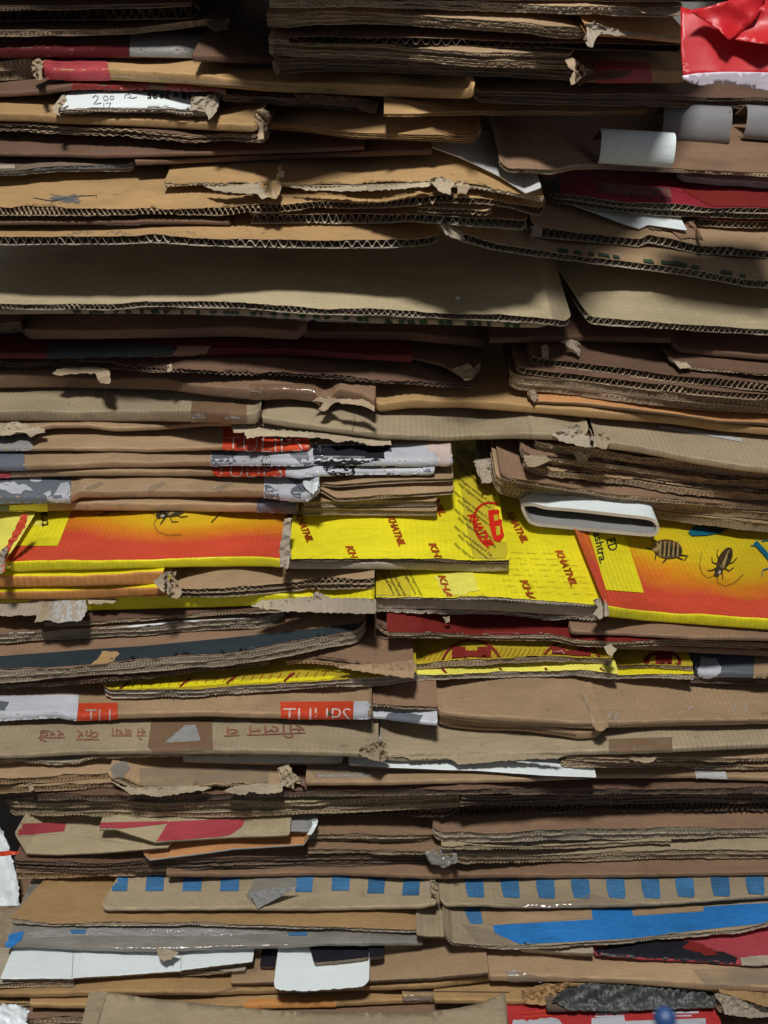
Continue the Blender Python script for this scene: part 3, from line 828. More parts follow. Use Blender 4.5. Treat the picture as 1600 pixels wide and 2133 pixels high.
# --- brown plies above the blue squares
s = S('thin kraft ply just above the blue squares at the left', [(30, 1832), (100, 1831), (345, 1821), (352, 1819)], 12, 'brown', 'cut', n=1, per=9, lmat='tan', gap=5)
s = S('long reddish brown carton above both rows of blue squares', [(345, 1827), (480, 1829), (700, 1824), (900, 1832), (1040, 1829), (1200, 1830), (1750, 1822)], 8, 'brown', 'fold', gap=3)
s = S('bundle of dark brown plies with a glint of tape, low at the left', [(28, 1814), (200, 1820), (420, 1812), (700, 1806), (960, 1803)], 24, 'dark', 'cut', n=3, per=8, lmat='edged', gap=2)
decal(s, [(660, 1795), (880, 1798), (880, 1801), (660, 1799)], 'film', 'tape')  # narrow pale strip painted as the glint of the tape
s = S('ash coloured carton edge with fine flutes, above the reddish brown carton', [(948, 1796), (968, 1802), (1100, 1800), (1300, 1794), (1750, 1786)], 20, 'grey', 'cut', n=2, per=8, lmat='grey', gap=7)
scrap(s, [(885, 1775), (915, 1768), (952, 1768), (955, 1795), (925, 1808), (895, 1798)], 'gtape', relief=.008, off=.004, grid=8, name='tape', smooth=True)
s = S('short brown ply left of the wrinkled clear tape', [(640, 1779), (760, 1780), (890, 1783), (945, 1782)], 10, 'brown', 'cut', per=8, lmat='grey', gap=2)
s = S('thin grey kraft strip with a broken flute line at the right', [(920, 1770), (1100, 1772), (1400, 1764), (1400, 1758)], 7, 'grey', 'cut', per=7, lmat='grey', gap=3)
# --- paperboard with red patches
s = S('brown plies left of the bright fluted edge, behind the red patched board', [(640, 1756), (780, 1757), (905, 1757)], 20, 'brown', 'cut', n=2, per=8, lmat='grey', gap=3, rr=8)
s = S('bright double fluted edge under a reddish brown face at the right', [(903, 1746), (920, 1757), (1000, 1757), (1200, 1752), (1400, 1749), (1750, 1746)], 24, 'brown', 'cut', n=2, per=8, lmat='greyer', gap=6, rl=8)
stroke(s, [(1403, 1722), (1405, 1746)], 4, 'edged', 'staple')
s = S('orange board tip sticking out below the grey sheet with the red curve', [(296, 1780), (312, 1793), (400, 1782), (476, 1772), (480, 1771), (632, 1762), (650, 1738)], 3, 'orpatch', 'paper', gap=5, emat='white', rl=10, rr=14, sharp=True, cat='paperboard', name='board_sheet', jag=.2)
s = S('dark green grey board end with a peeling white rim', [(596, 1732), (640, 1735), (660, 1718)], 3, 'wgrey', 'paper', gap=4, emat='white', rr=10, cat='paperboard', name='board_sheet')
scrap(s, [(640, 1738), (652, 1712), (662, 1706), (658, 1726), (648, 1740)], 'white', relief=.002, off=.003, grid=5, name='torn_liner')
s = S('grey paperboard with a small red patch at its left end', [(30, 1738), (55, 1780), (120, 1783), (250, 1776), (350, 1768), (357, 1757)], 3, 'olive', 'paper', gap=5, emat='torn', sharp=True, cat='paperboard', name='board_sheet', rr=8, jag=.2, sl=.1)
decal(s, [(32, 1716), (138, 1714), (134, 1732), (34, 1742)], 'pinkred')
stroke(s, [(32, 1742), (136, 1736), (260, 1757)], 2, 'torn', 'crease')
s = S('grey paperboard sheet with a large red curved print', [(205, 1731), (240, 1730), (322, 1757), (400, 1752), (500, 1746), (603, 1742)], 3, 'olive', 'paper', gap=3, emat='torn', sharp=True, cat='paperboard', name='board_sheet', jag=.2)
decal(s, [(325, 1755), (352, 1712), (440, 1708), (510, 1708), (505, 1722), (480, 1740), (440, 1747), (380, 1752)], 'pinkred', label='red curved print')
decal(s, [(203, 1714), (350, 1711), (350, 1716), (300, 1722), (220, 1730), (208, 1728)], 'pinkred')
# --- fine fluted plies
s = S('dark fluted plies with a ripped liner in the middle of the lower pile', [(920, 1698), (1000, 1700), (1080, 1697), (1300, 1691), (1750, 1690)], 16, 'dark', 'cut', n=1, per=12, lmat='edged', gap=5, jag=3)
for q in range(9):
    stroke(s, [(975 + q * 11, 1685), (976 + q * 11, 1697)], 3, 'edge', 'torn_flute')
s = S('short torn dark carton edge left of the ripped liner', [(655, 1703), (800, 1700), (925, 1704), (962, 1692)], 13, 'dark', 'cut', n=1, per=12, lmat='edged', jag=3, gap=3)
s = S('long grey bundle of fluted plies at the left with a pale broken line', [(8, 1692), (22, 1702), (200, 1702), (400, 1704), (560, 1703), (800, 1691), (970, 1683)], 32, 'grey', 'cut', n=3, per=9, lmat='grey', gap=4, rl=10)
multi(s, [('l', [(40 + q * 26, 1697 - max(0, (q - 20)) * .9), (54 + q * 26, 1697 - max(0, (q - 20)) * .9)], 3) for q in range(30)], 'torn', 'broken_flutes')
s = S('dark chocolate plies at the right with one pale line', [(960, 1682), (1200, 1678), (1450, 1674), (1750, 1676)], 24, 'dark', 'cut', n=3, per=9, lmat='edged', gap=3)
stroke(s, [(1010, 1671), (1300, 1671), (1500, 1668)], 2.5, 'edge', 'pale_edge')
s = S('dark carton ply running the full width above the grey bundle', [(-150, 1668), (10, 1667), (300, 1670), (700, 1660), (1000, 1656), (1750, 1654)], 12, 'dark', 'cut', n=1, per=9, lmat='edged', gap=3)
# --- torn taped kraft
s = S('thin brown ply with a knobbly end, far left below the tape', [(-150, 1652), (0, 1654), (70, 1650), (150, 1646), (245, 1640)], 12, 'tan', 'cut', n=1, per=8, lmat='tan', gap=3)
scrap(s, [(56, 1632), (66, 1630), (72, 1645), (62, 1648)], 'edge', relief=.003, off=.003, grid=4)
s = S('tan double ply at the far left, under the grey lettered box', [(-150, 1636), (0, 1634), (120, 1630), (226, 1622)], 12, 'tan', 'cut', n=1, per=8, lmat='tan', gap=2)
s = S('long kraft carton under the white sheet, smooth edge', [(636, 1637), (800, 1637), (940, 1633), (1100, 1630), (1245, 1622), (1430, 1622), (1750, 1634)], 8, 'tan', 'fold', gap=3)
decal(s, [(636, 1592), (720, 1598), (770, 1602), (770, 1618), (660, 1622)], 'tape', 'tape')
decal(s, [(660, 1615), (780, 1613), (770, 1619), (665, 1621)], 'film', 'tape')
decal(s, [(1445, 1604), (1510, 1606), (1514, 1622), (1450, 1620)], 'whiteg', rag=1)
s = S('kraft flap wrapped in clear tape with a ragged torn lower edge', [(222, 1622), (250, 1634), (282, 1650), (330, 1655), (392, 1647), (440, 1640), (500, 1640), (585, 1640), (592, 1628)], 5, 'tan', 'cut', per=8, gap=9, lmat='edge', jag=2, win=36, rl=12)
decal(s, [(222, 1620), (230, 1594), (262, 1585), (272, 1600), (256, 1622), (236, 1628)], 'gtape', 'tape')
decal(s, [(290, 1600), (560, 1596), (560, 1640), (290, 1650)], 'tape', 'tape', grid=16)
scrap(s, [(228, 1626), (262, 1640), (300, 1640), (400, 1636), (440, 1640), (430, 1646), (392, 1650), (330, 1660), (300, 1654), (276, 1656), (262, 1648)], 'torn', relief=.003, off=.002, grid=6)
scrap(s, [(462, 1648), (500, 1634), (560, 1632), (592, 1630), (588, 1648), (560, 1654), (520, 1650), (510, 1656), (485, 1652)], 'torn', relief=.004, off=.003, grid=6)
scrap(s, [(578, 1602), (600, 1592), (612, 1610), (634, 1626), (632, 1634), (612, 1630), (614, 1646), (600, 1640), (586, 1632)], 'torn', relief=.007, off=.006, grid=6)
# --- white sheets
s = S('long white card sheet wedged under the grey carton, tapering to the right', [(726, 1596), (800, 1602), (1000, 1609), (1120, 1618), (1243, 1623)], 3, 'white', 'paper', gap=3, emat='edged', cat='paperboard', name='board_sheet', jag=.2)
s = S('thin white card edge left of the larger white sheet', [(380, 1588), (500, 1592), (700, 1593), (714, 1590)], 4, 'white', 'paper', gap=3, emat='edge', cat='paperboard', name='board_sheet', jag=.2)
s = S('kraft plies with a bent tip at the right, under the grey carton', [(1170, 1598), (1300, 1600), (1420, 1598), (1450, 1602), (1750, 1608)], 8, 'tan', 'cut', n=1, per=9, gap=2)
s = S('upper tan ply at the right, directly under the grey carton', [(1180, 1586), (1300, 1590), (1400, 1586), (1500, 1588), (1750, 1590)], 8, 'tan', 'cut', n=1, per=9, gap=2)
scrap(s, [(1310, 1578), (1370, 1576), (1362, 1586), (1346, 1589), (1318, 1584)], 'edge', relief=.003, off=.003, grid=6)
# --- grey lettered box
s = S('torn thin liner sheet below the lettered grey box', [(-150, 1592), (40, 1590), (130, 1596), (160, 1594), (185, 1584), (260, 1582), (400, 1578), (700, 1580)], 6, 'greyer', 'cut', per=7, gap=3, jag=2, lmat='torn')
s = S('grey kraft box with a brown tape patch at the right, under the big kraft box', [(792, 1572), (806, 1586), (850, 1588), (1000, 1582), (1130, 1576), (1300, 1572), (1450, 1566), (1600, 1560), (1750, 1558)], 10, 'grey', 'fold', gap=5, rl=8)
decal(s, [(1268, 1540), (1400, 1536), (1400, 1562), (1268, 1566)], 'btape', 'tape')
scrap(s, [(812, 1574), (900, 1570), (1000, 1568), (1180, 1574), (1160, 1580), (1080, 1582), (1020, 1588), (955, 1592), (935, 1580), (860, 1582)], 'grey', relief=.002, off=.003, grid=7)
s = S('grey kraft box with upside down brown lettering and a brown tape patch', [(-150, 1583), (60, 1580), (150, 1574), (300, 1572), (500, 1572), (700, 1576), (770, 1580), (788, 1570)], 9, 'grey', 'fold', gap=5, win=80)
s_h = s
lettering(s, 'सीलन व', 552, 1527, 27, 178, 'brownink', wid=170, bold=.0)
lettering(s, 'से बचा', 268, 1530, 24, 180, 'brownink', wid=74)
lettering(s, 'कर', 183, 1532, 22, 180, 'brownink', wid=48)
lettering(s, 'रखें', 108, 1534, 24, 180, 'brownink', wid=56)
decal(s, [(316, 1500), (442, 1500), (444, 1562), (318, 1566), (308, 1556)], 'btape', 'tape')
decal(s, [(345, 1548), (385, 1512), (408, 1510), (418, 1544)], 'wgrey', 'tape', rag=1)
scrap(s, [(745, 1570), (752, 1556), (775, 1550), (790, 1540), (806, 1552), (798, 1562), (812, 1578), (795, 1588), (778, 1584)], 'grey', relief=.008, off=.004, grid=6)
# --- big kraft box at right, printed band at left
s = S('thick folded under side of the big kraft box at the right', [(915, 1508), (935, 1516), (1000, 1523), (1090, 1524), (1150, 1532), (1210, 1541), (1245, 1538), (1258, 1526)], 16, 'tan', 'fold', gap=8, rr=10, win=36)
stroke(s, [(925, 1507), (1000, 1515), (1100, 1517), (1200, 1530)], 2, 'dark', 'crease')
s = S('big plain kraft box at the right with a vertical crease and bits of clear tape', [(905, 1480), (914, 1497), (1000, 1506), (1100, 1512), (1200, 1518), (1240, 1520), (1265, 1518), (1400, 1514), (1750, 1506)], 14, 'tan', 'fold', gap=4, rl=14, win=36, sl=-.05)
s_big = s
stroke(s, [(1214, 1440), (1236, 1505), (1248, 1520)], 5, 'edge', 'crease')
stroke(s, [(920, 1490), (1050, 1502), (1200, 1509), (1236, 1508)], 2, 'dark', 'crease')
stroke(s, [(1266, 1512), (1400, 1506), (1500, 1502), (1640, 1500)], 2, 'brown', 'crease')
scrap(s, [(1234, 1508), (1262, 1503), (1268, 1514), (1252, 1524), (1242, 1520)], 'tan', relief=.004, off=.003, grid=6)
for (a, b2, c, dd) in ((1262, 1484, 1275, 1500), (1276, 1485, 1288, 1502), (1410, 1482, 1424, 1488), (1430, 1472, 1445, 1478), (1524, 1466, 1534, 1484), (1546, 1470, 1556, 1492)):
    decal(s, [(a, dd), (c - 4, b2), (c, b2 + 2), (a + 4, dd + 2)], 'film', 'tape')
s = S('white and slate printed carton end with a small orange print, in the center gap', [(776, 1498), (800, 1500), (860, 1508), (912, 1514)], 8, 'pwhite', 'fold', gap=3)
decal(s, [(808, 1488), (850, 1484), (880, 1492), (872, 1506), (830, 1503), (806, 1496)], 'slate', rag=2)
s = S('brown carton ply over the white and slate printed end', [(776, 1474), (840, 1478), (912, 1480)], 7, 'brown', 'cut', per=8, gap=3, rl=3)
decal(s, [(800, 1476), (830, 1472), (852, 1478), (826, 1482)], 'tulip')
decal(s, [(822, 1474), (828, 1474), (827, 1481), (822, 1481)], 'pwhite')
s = S('kraft carton with white border and two vermilion printed panels, low in the pile', [(-150, 1505), (0, 1503), (128, 1496), (140, 1502), (165, 1503), (300, 1497), (420, 1494), (560, 1498), (774, 1499)], 12, 'tan', 'fold', gap=7, win=36)
s_t3 = s
decal(s, [(-60, 1450), (130, 1448), (165, 1448), (162, 1503), (128, 1498), (-60, 1508)], 'pwhite', rag=.6)
decal(s, [(-20, 1460), (20, 1462), (10, 1482), (-20, 1484)], 'slate', rag=2)
decal(s, [(164, 1466), (245, 1465), (246, 1502), (160, 1504)], 'tulip')
decal(s, [(584, 1463), (738, 1462), (736, 1499), (586, 1499)], 'tulip')
decal(s, [(738, 1462), (776, 1461), (776, 1499), (737, 1499)], 'pwhite')
lettering(s, 'TULIPS', 662, 1492, 30, 0, 'whiteink', wid=142, bold=-.012)
decal(s, ell(690, 1486, 6, 5), 'green')
lettering(s, 'TU', 205, 1495, 30, 0, 'whiteink', wid=52, bold=-.012)
# --- yellow tape-print boxes in the dark band
s = S('dark brown torn plies far right of the low yellow strips', [(1440, 1424), (1750, 1428)], 10, 'dark', 'cut', n=1, per=8, lmat='edged', gap=3)
s = S('carton end with slate and white tape at the right end of the yellow strips', [(1450, 1405), (1462, 1414), (1540, 1413), (1750, 1412)], 12, 'slate', 'fold', gap=3, rl=8)
decal(s, [(1452, 1402), (1460, 1370), (1490, 1372), (1504, 1392), (1490, 1412), (1462, 1415)], 'pwhite', rag=2)
decal(s, [(1572, 1360), (1660, 1358), (1660, 1415), (1568, 1413)], 'tan')
s = S('short carton with a bright neon yellow strip under dark printed tape, right of center', [(1284, 1416), (1350, 1414), (1448, 1417)], 9, 'yellow', 'cut', n=1, per=8, gap=2, lmat='edgeg')
s = S('short dark printed carton on the neon yellow strip', [(1282, 1396), (1350, 1394), (1446, 1398)], 9, 'yeldark', 'cut', n=1, per=8, gap=2, lmat='edge')
decal(s, ell(1380, 1378, 40, 22), 'dred')
decal(s, ell(1382, 1378, 30, 16), 'yeldark')
decal(s, [(1365, 1362), (1400, 1362), (1400, 1390), (1365, 1390)], 'dred')
s = S('carton edge with a narrow yellow tape strip, center of the dark band', [(866, 1420), (1000, 1413), (1200, 1409), (1278, 1416), (1290, 1420)], 12, 'yelpale', 'cut', n=1, per=8, gap=2, lmat='edgeg')
for qx in (920, 1040, 1135, 1250):
    stroke(s, [(qx, 1392), (qx + 10, 1404)], 5, 'dred', 'printed_line')
s = S('dark yellow carton with two large red circles printed, half in shade', [(866, 1396), (1000, 1388), (1140, 1379), (1240, 1384), (1278, 1388)], 12, 'yeldark', 'cut', n=1, per=8, gap=2, lmat='edge')
for q in range(40):
    x = 872 + q * 10
    stroke(s, [(x, 1378), (x + 14, 1352)], 1.0, 'ink', 'printed_line')
for cx in (982, 1190):
    multi(s, [('l', ell(cx, 1392, 62, 56, a0=182, a1=358, n=30), 5)], 'dred', 'printed_ring')
    decal(s, [(cx - 40, 1350), (cx - 12, 1350), (cx - 10, 1390), (cx - 42, 1390)], 'dred')
    decal(s, [(cx + 12, 1350), (cx + 40, 1350), (cx + 42, 1390), (cx + 12, 1390)], 'dred')
    decal(s, [(cx - 14, 1358), (cx + 14, 1358), (cx + 14, 1370), (cx - 14, 1370)], 'dred')
s = S('greyish carton ply edge with a yellow tape face, slanting up toward the center', [(214, 1446), (222, 1456), (300, 1456), (420, 1452), (560, 1442), (700, 1434), (800, 1428), (868, 1418)], 18, 'yeldark', 'cut', n=2, per=8, gap=6, lmat='edgeg', win=36)
decal(s, [(240, 1440), (500, 1425), (690, 1416), (700, 1408), (240, 1428)], 'yellow', rag=1, label='yellow printed tape')
for qx, qy in ((258, 1428), (385, 1421), (482, 1415), (602, 1410)):
    stroke(s, [(qx - 10, qy + 10), (qx + 12, qy - 8)], 5, 'dred', 'printed_line')
for q in range(22):
    stroke(s, [(275 + q * 19, 1434 - q * 1.15), (283 + q * 19, 1422 - q * 1.15)], 1.4, 'ink', 'printed_line')
s = S('brown folded carton with a ragged end, just right of the slate striped box', [(595, 1388), (640, 1384), (720, 1394), (800, 1406), (862, 1412)], 10, 'brown', 'cut', n=1, per=10, gap=5, lmat='tan', jag=2, win=36)
scrap(s, [(700, 1390), (720, 1384), (800, 1382), (864, 1374), (866, 1390), (862, 1412), (830, 1410), (760, 1400)], 'tan', relief=.003, off=.003, grid=9)
s = S('dark torn plies tucked under the slate striped box', [(-150, 1448), (60, 1442), (200, 1434), (330, 1420), (480, 1402), (560, 1395)], 16, 'dark', 'cut', n=2, per=9, gap=10, lmat='edged', jag=3)
s = S('brown carton at the right just under the dark red one', [(1276, 1352), (1400, 1358), (1750, 1376)], 10, 'brown', 'fold', gap=9)
s = S('carton with a slate stripe along its near edge and a peeled kraft spot', [(-150, 1428), (0, 1424), (180, 1410), (300, 1401), (480, 1388), (600, 1368), (680, 1350), (740, 1342), (762, 1322)], 26, 'brown', 'cut', n=2, per=7, gap=14, lmat='greyer', rr=14, win=70)
decal(s, [(-60, 1402), (180, 1385), (300, 1376), (480, 1363), (600, 1344), (680, 1327), (762, 1312), (762, 1297), (640, 1312), (470, 1330), (300, 1346), (180, 1354), (-60, 1372)], 'navy', label='slate stripe')
decal(s, [(190, 1387), (215, 1358), (246, 1357), (250, 1364), (240, 1370), (232, 1384)], 'gold', rag=1.5, label='peeled kraft spot')
s = S('torn brown plies with an arrow shaped rip beside the dark red carton', [(782, 1318), (800, 1334), (882, 1339)], 18, 'dark', 'cut', n=2, per=9, gap=3, lmat='edge', jag=3)
s = S('dark red printed carton lying under the yellow boxes, long and shaded', [(806, 1332), (900, 1332), (1050, 1337), (1160, 1338), (1200, 1348), (1270, 1352), (1400, 1346), (1750, 1360)], 13, 'dred', 'cut', n=2, per=9, gap=13, lmat='edge', win=36)
stroke(s, [(1000, 1300), (1020, 1318), (1150, 1322)], 1.5, 'pinkred', 'crease')
multi(s, [('l', [(885 + 60 * q, 1321 + q), (905 + 60 * q, 1322 + q)], 3) for q in range(5)], 'torn', 'scuff_marks')
scrap(s, [(922, 1286), (936, 1284), (938, 1296), (930, 1298)], 'torn', relief=.002, off=.003, grid=4)
scrap(s, [(1258, 1346), (1272, 1340), (1284, 1352), (1276, 1366), (1264, 1362)], 'torn', relief=.005, off=.004, grid=5)
s = S('reddish brown carton at the right under the insect print box', [(1190, 1322), (1300, 1326), (1450, 1334), (1750, 1340)], 8, 'brown', 'fold', gap=3)
# --- carton with a white strip
s = S('grey carton with a white strip and a dark tape band, left under the yellow edge', [(-150, 1346), (0, 1342), (200, 1330), (300, 1326), (420, 1316), (520, 1313), (560, 1306), (592, 1282)], 20, 'brown', 'cut', n=2, per=7, gap=3, lmat='greyer', win=36)
decal(s, [(208, 1318), (300, 1309), (400, 1300), (545, 1294), (545, 1286), (400, 1293), (280, 1303), (208, 1312)], 'white', label='white strip')
decal(s, [(-60, 1326), (106, 1320), (106, 1316), (-60, 1322)], 'whiteg')
s = S('thin brown plies on the carton with the white strip', [(88, 1306), (200, 1302), (330, 1292), (450, 1284), (590, 1276)], 7, 'dark', 'cut', n=1, per=7, gap=2, lmat='edge')
# --- big yellow boxes
s = S('thin torn plies under the grey folded edge of the large yellow lettered box', [(783, 1276), (900, 1280), (1000, 1280), (1100, 1286), (1140, 1294), (1180, 1290), (1245, 1296), (1262, 1286)], 7, 'greyer', 'cut', n=1, per=8, gap=3, lmat='edgeg', jag=2, L=.1)
s = S('grey folded under edge of the large yellow lettered box', [(783, 1270), (900, 1270), (1000, 1272), (1100, 1278), (1180, 1282), (1248, 1288), (1264, 1276)], 22, 'greyer', 'fold', gap=1, rr=8, L=.1)
s_k2 = s = S('large yellow box with red diagonal lettering over a grey folded edge', [(783, 1249), (900, 1250), (1000, 1251), (1100, 1256), (1180, 1262), (1240, 1266), (1260, 1262)], 5, 'yellow', 'cut', n=1, per=8, gap=2, lmat='edgeg', rr=8, sr=-.06)
s_b2 = s = S('red and yellow box with printed insects at the right, yellow folded edge', [(1262, 1286), (1400, 1299), (1600, 1313), (1750, 1317)], 22, 'bugbox2', 'fold', gap=3, emat='yellow', win=36, sl=-.06, L=.24)
s_y = s = S('long yellow folded box edge with torn white paper, left of the lettered yellow box', [(-150, 1272), (100, 1276), (190, 1273), (350, 1269), (540, 1262), (640, 1268), (780, 1279)], 27, 'yellow', 'fold', gap=3, win=36)
scrap(s, [(-60, 1258), (60, 1254), (82, 1246), (178, 1252), (180, 1270), (168, 1290), (120, 1296), (100, 1292), (72, 1296), (76, 1282), (-60, 1284)], 'greyer', relief=.005, off=.003, grid=8)
scrap(s, [(108, 1252), (178, 1250), (182, 1272), (170, 1292), (118, 1298), (100, 1290), (112, 1276)], 'whiteg', relief=.004, off=.007, grid=8, smooth=True, name='tape')
scrap(s, [(78, 1248), (100, 1250), (108, 1268), (96, 1280), (90, 1294), (72, 1294), (84, 1276)], 'edge', relief=.006, off=.008, grid=5)
scrap(s, [(182, 1244), (250, 1248), (236, 1256), (186, 1258)], 'torn', relief=.001, off=.001, grid=8)
scrap(s, [(522, 1262), (548, 1250), (650, 1245), (668, 1235), (690, 1245), (783, 1247), (783, 1278), (700, 1277), (665, 1275), (600, 1274), (560, 1268)], 'greyer', relief=.003, off=.003, grid=8)
scrap(s, [(522, 1262), (560, 1252), (650, 1242), (650, 1254), (600, 1262), (560, 1270)], 'torn', relief=.003, off=.005, grid=7)
scrap(s, [(652, 1236), (664, 1232), (672, 1256), (668, 1276), (656, 1272)], 'greyer', relief=.006, off=.008, grid=5)
stroke(s, [(670, 1252), (720, 1248), (782, 1250)], 2.5, 'dark', 'crease')
s = S('kraft carton end with rolled corners among the yellow strips, left of center', [(352, 1226), (358, 1246), (420, 1247), (500, 1243), (640, 1230), (780, 1229)], 22, 'tan', 'cut', n=2, per=14, gap=3, lmat='edge', rl=14, win=36)
scrap(s, [(348, 1190), (368, 1188), (366, 1206), (380, 1232), (370, 1246), (352, 1243), (346, 1220)], 'edge', relief=.008, off=.004, grid=5)
s_o1 = s = S('orange ribbed carton strip with a thin yellow border, lower of the two', [(-150, 1251), (100, 1249), (200, 1247), (348, 1241)], 17, 'yellow', 'fold', gap=2, emat='orange')
stroke(s, [(215, 1245), (345, 1238)], 2.5, 'tulip')
s_o2 = s = S('orange ribbed carton strip directly under the insect box, upper of the two', [(-150, 1225), (100, 1223), (200, 1222), (340, 1216)], 23, 'yellow', 'fold', gap=2, emat='orange')
scrap(s, [(318, 1212), (345, 1192), (358, 1190), (350, 1208), (362, 1226), (352, 1240), (334, 1228)], 'torn', relief=.006, off=.004, grid=5)
# insect print box, left
s = S('grey folded under edge of the upper yellow lettered box', [(590, 1180), (598, 1187), (700, 1186), (860, 1188), (1000, 1193), (1062, 1191)], 16, 'greyer', 'fold', gap=3, rl=8, rr=6, L=.1)
s_k1 = s = S('yellow lettered box above the larger one, brown printed tape at its right end', [(598, 1171), (700, 1170), (860, 1170), (1000, 1174), (1062, 1174)], 6, 'yellow', 'cut', n=1, per=8, gap=1, lmat='edged', rl=8, rr=6, L=.34)
s_b1 = s = S('red and yellow box with printed cockroach at the left, yellow folded edge', [(12, 1186), (20, 1193), (120, 1188), (200, 1187), (400, 1182), (560, 1181), (584, 1184)], 18, 'bugbox1', 'fold', gap=3, emat='yellow', sl=.05, win=36, rl=6, L=.24)
s = S('crushed yellow box end cut off by the left picture border', [(-150, 1186), (0, 1184), (12, 1188)], 16, 'yelpale', 'fold', gap=2, sr=.05, rr=2)
scrap(s, [(-8, 1180), (6, 1150), (26, 1112), (44, 1072), (60, 1070), (52, 1100), (30, 1130), (14, 1160), (10, 1190), (-6, 1192)], 'tulip', relief=.0015, off=.001, grid=7, label='red scuffed box corner')
scrap(s, [(-10, 1184), (-6, 1160), (10, 1138), (18, 1140), (10, 1160), (8, 1190), (0, 1194)], 'greyer', relief=.005, off=.008, grid=6)
# ----- prints on the yellow boxes
def khat(s, x, y, rot, L=78, h=15, t='KHATNIL', mat='ink'):
    lettering(s, t, x, y, h, rot, mat, wid=L, bold=.035, shear=.15, skew=-.25)
decal(s_k1, [(950, 940), (1038, 940), (1046, 1070), (1058, 1150), (1062, 1166), (985, 1162), (965, 1060)], 'yeltape', 'printed_tape', grid=18)
khat(s_k1, 635, 1102, 66, 62); khat(s_k1, 826, 1108, 68, 66)
khat(s_k1, 915, 1058, 66, 40, t='NIL'); khat(s_k1, 733, 1152, 66, 30, t='KH'); khat(s_k1, 906, 1148, 66, 34, t='KH')
for q in range(13):
    lettering(s_k1, 'Midas Hygiene Industries P. Ltd.', 985 + (q % 2) * 8, 950 + q * 18, 7, 38, 'blackink', wid=100)
multi(s_k1, [('l', ell(1030, 1098, 52, 40, rot=60, a0=60, a1=330, n=26), 5)], 'logored', 'logo_ring')
decal(s_k1, [(1016, 1066), (1046, 1062), (1050, 1078), (1044, 1092), (1050, 1118), (1040, 1132), (1028, 1128), (1020, 1100)], 'logored', 'logo')
decal(s_k1, [(1028, 1076), (1036, 1074), (1038, 1086), (1030, 1088)], 'yeltape', 'logo'); decal(s_k1, [(1032, 1100), (1041, 1098), (1042, 1116), (1034, 1118)], 'yeltape', 'logo')
khat(s_k1, 1002, 1108, 58, 82, h=17, mat='logored')
decal(s_k1, [(1000, 1163), (1064, 1166), (1064, 1186), (1040, 1190), (975, 1172)], 'tape', 'tape')
khat(s_k2, 1078, 1100, 62, 72); khat(s_k2, 1180, 1185, 66, 82); khat(s_k2, 1100, 1232, 66, 50, t='KHA'); khat(s_k2, 928, 1224, 70, 52, t='KHA')
decal(s_k2, [(905, 1200), (985, 1190), (1000, 1232), (930, 1245)], 'yelpale', 'worn_print', rag=3)
decal(s_k2, [(784, 1186), (850, 1185), (858, 1242), (784, 1240)], 'yeltape2', 'printed_tape')
for q in range(5):
    lettering(s_k2, 'Midas Hygiene Industries', 806 + q * 15, 1212 + (q % 3) * 8, 8, 62, 'blackink', wid=64)
decal(s_k2, [(784, 1240), (856, 1244), (856, 1260), (790, 1262)], 'tape', 'tape')
stroke(s_k2, [(1213, 1112), (1240, 1190), (1258, 1262)], 10, 'edgeg', 'scuffed_corner')
stroke(s_k2, [(1215, 1120), (1240, 1190), (1256, 1255)], 3, 'tulip', 'scuffed_corner')
for q in range(8):
    for z in range(6):
        x = 1000 + 9 * q + z * 32
        stroke(s_k2, [(x, 1150 + q * 12 + z), (x + random.uniform(8, 26), 1151 + q * 12 + z)], .8, 'rub', 'rubbed_flute')
scrap(s_k2, [(1236, 1250), (1255, 1245), (1268, 1262), (1268, 1280), (1250, 1290), (1236, 1280), (1246, 1266)], 'greyer', relief=.006, off=.003, grid=6)
scrap(s_k1, [(584, 1180), (582, 1150), (592, 1080), (608, 1078), (604, 1130), (606, 1160), (598, 1186)], 'greyer', relief=.003, off=.002, grid=6)
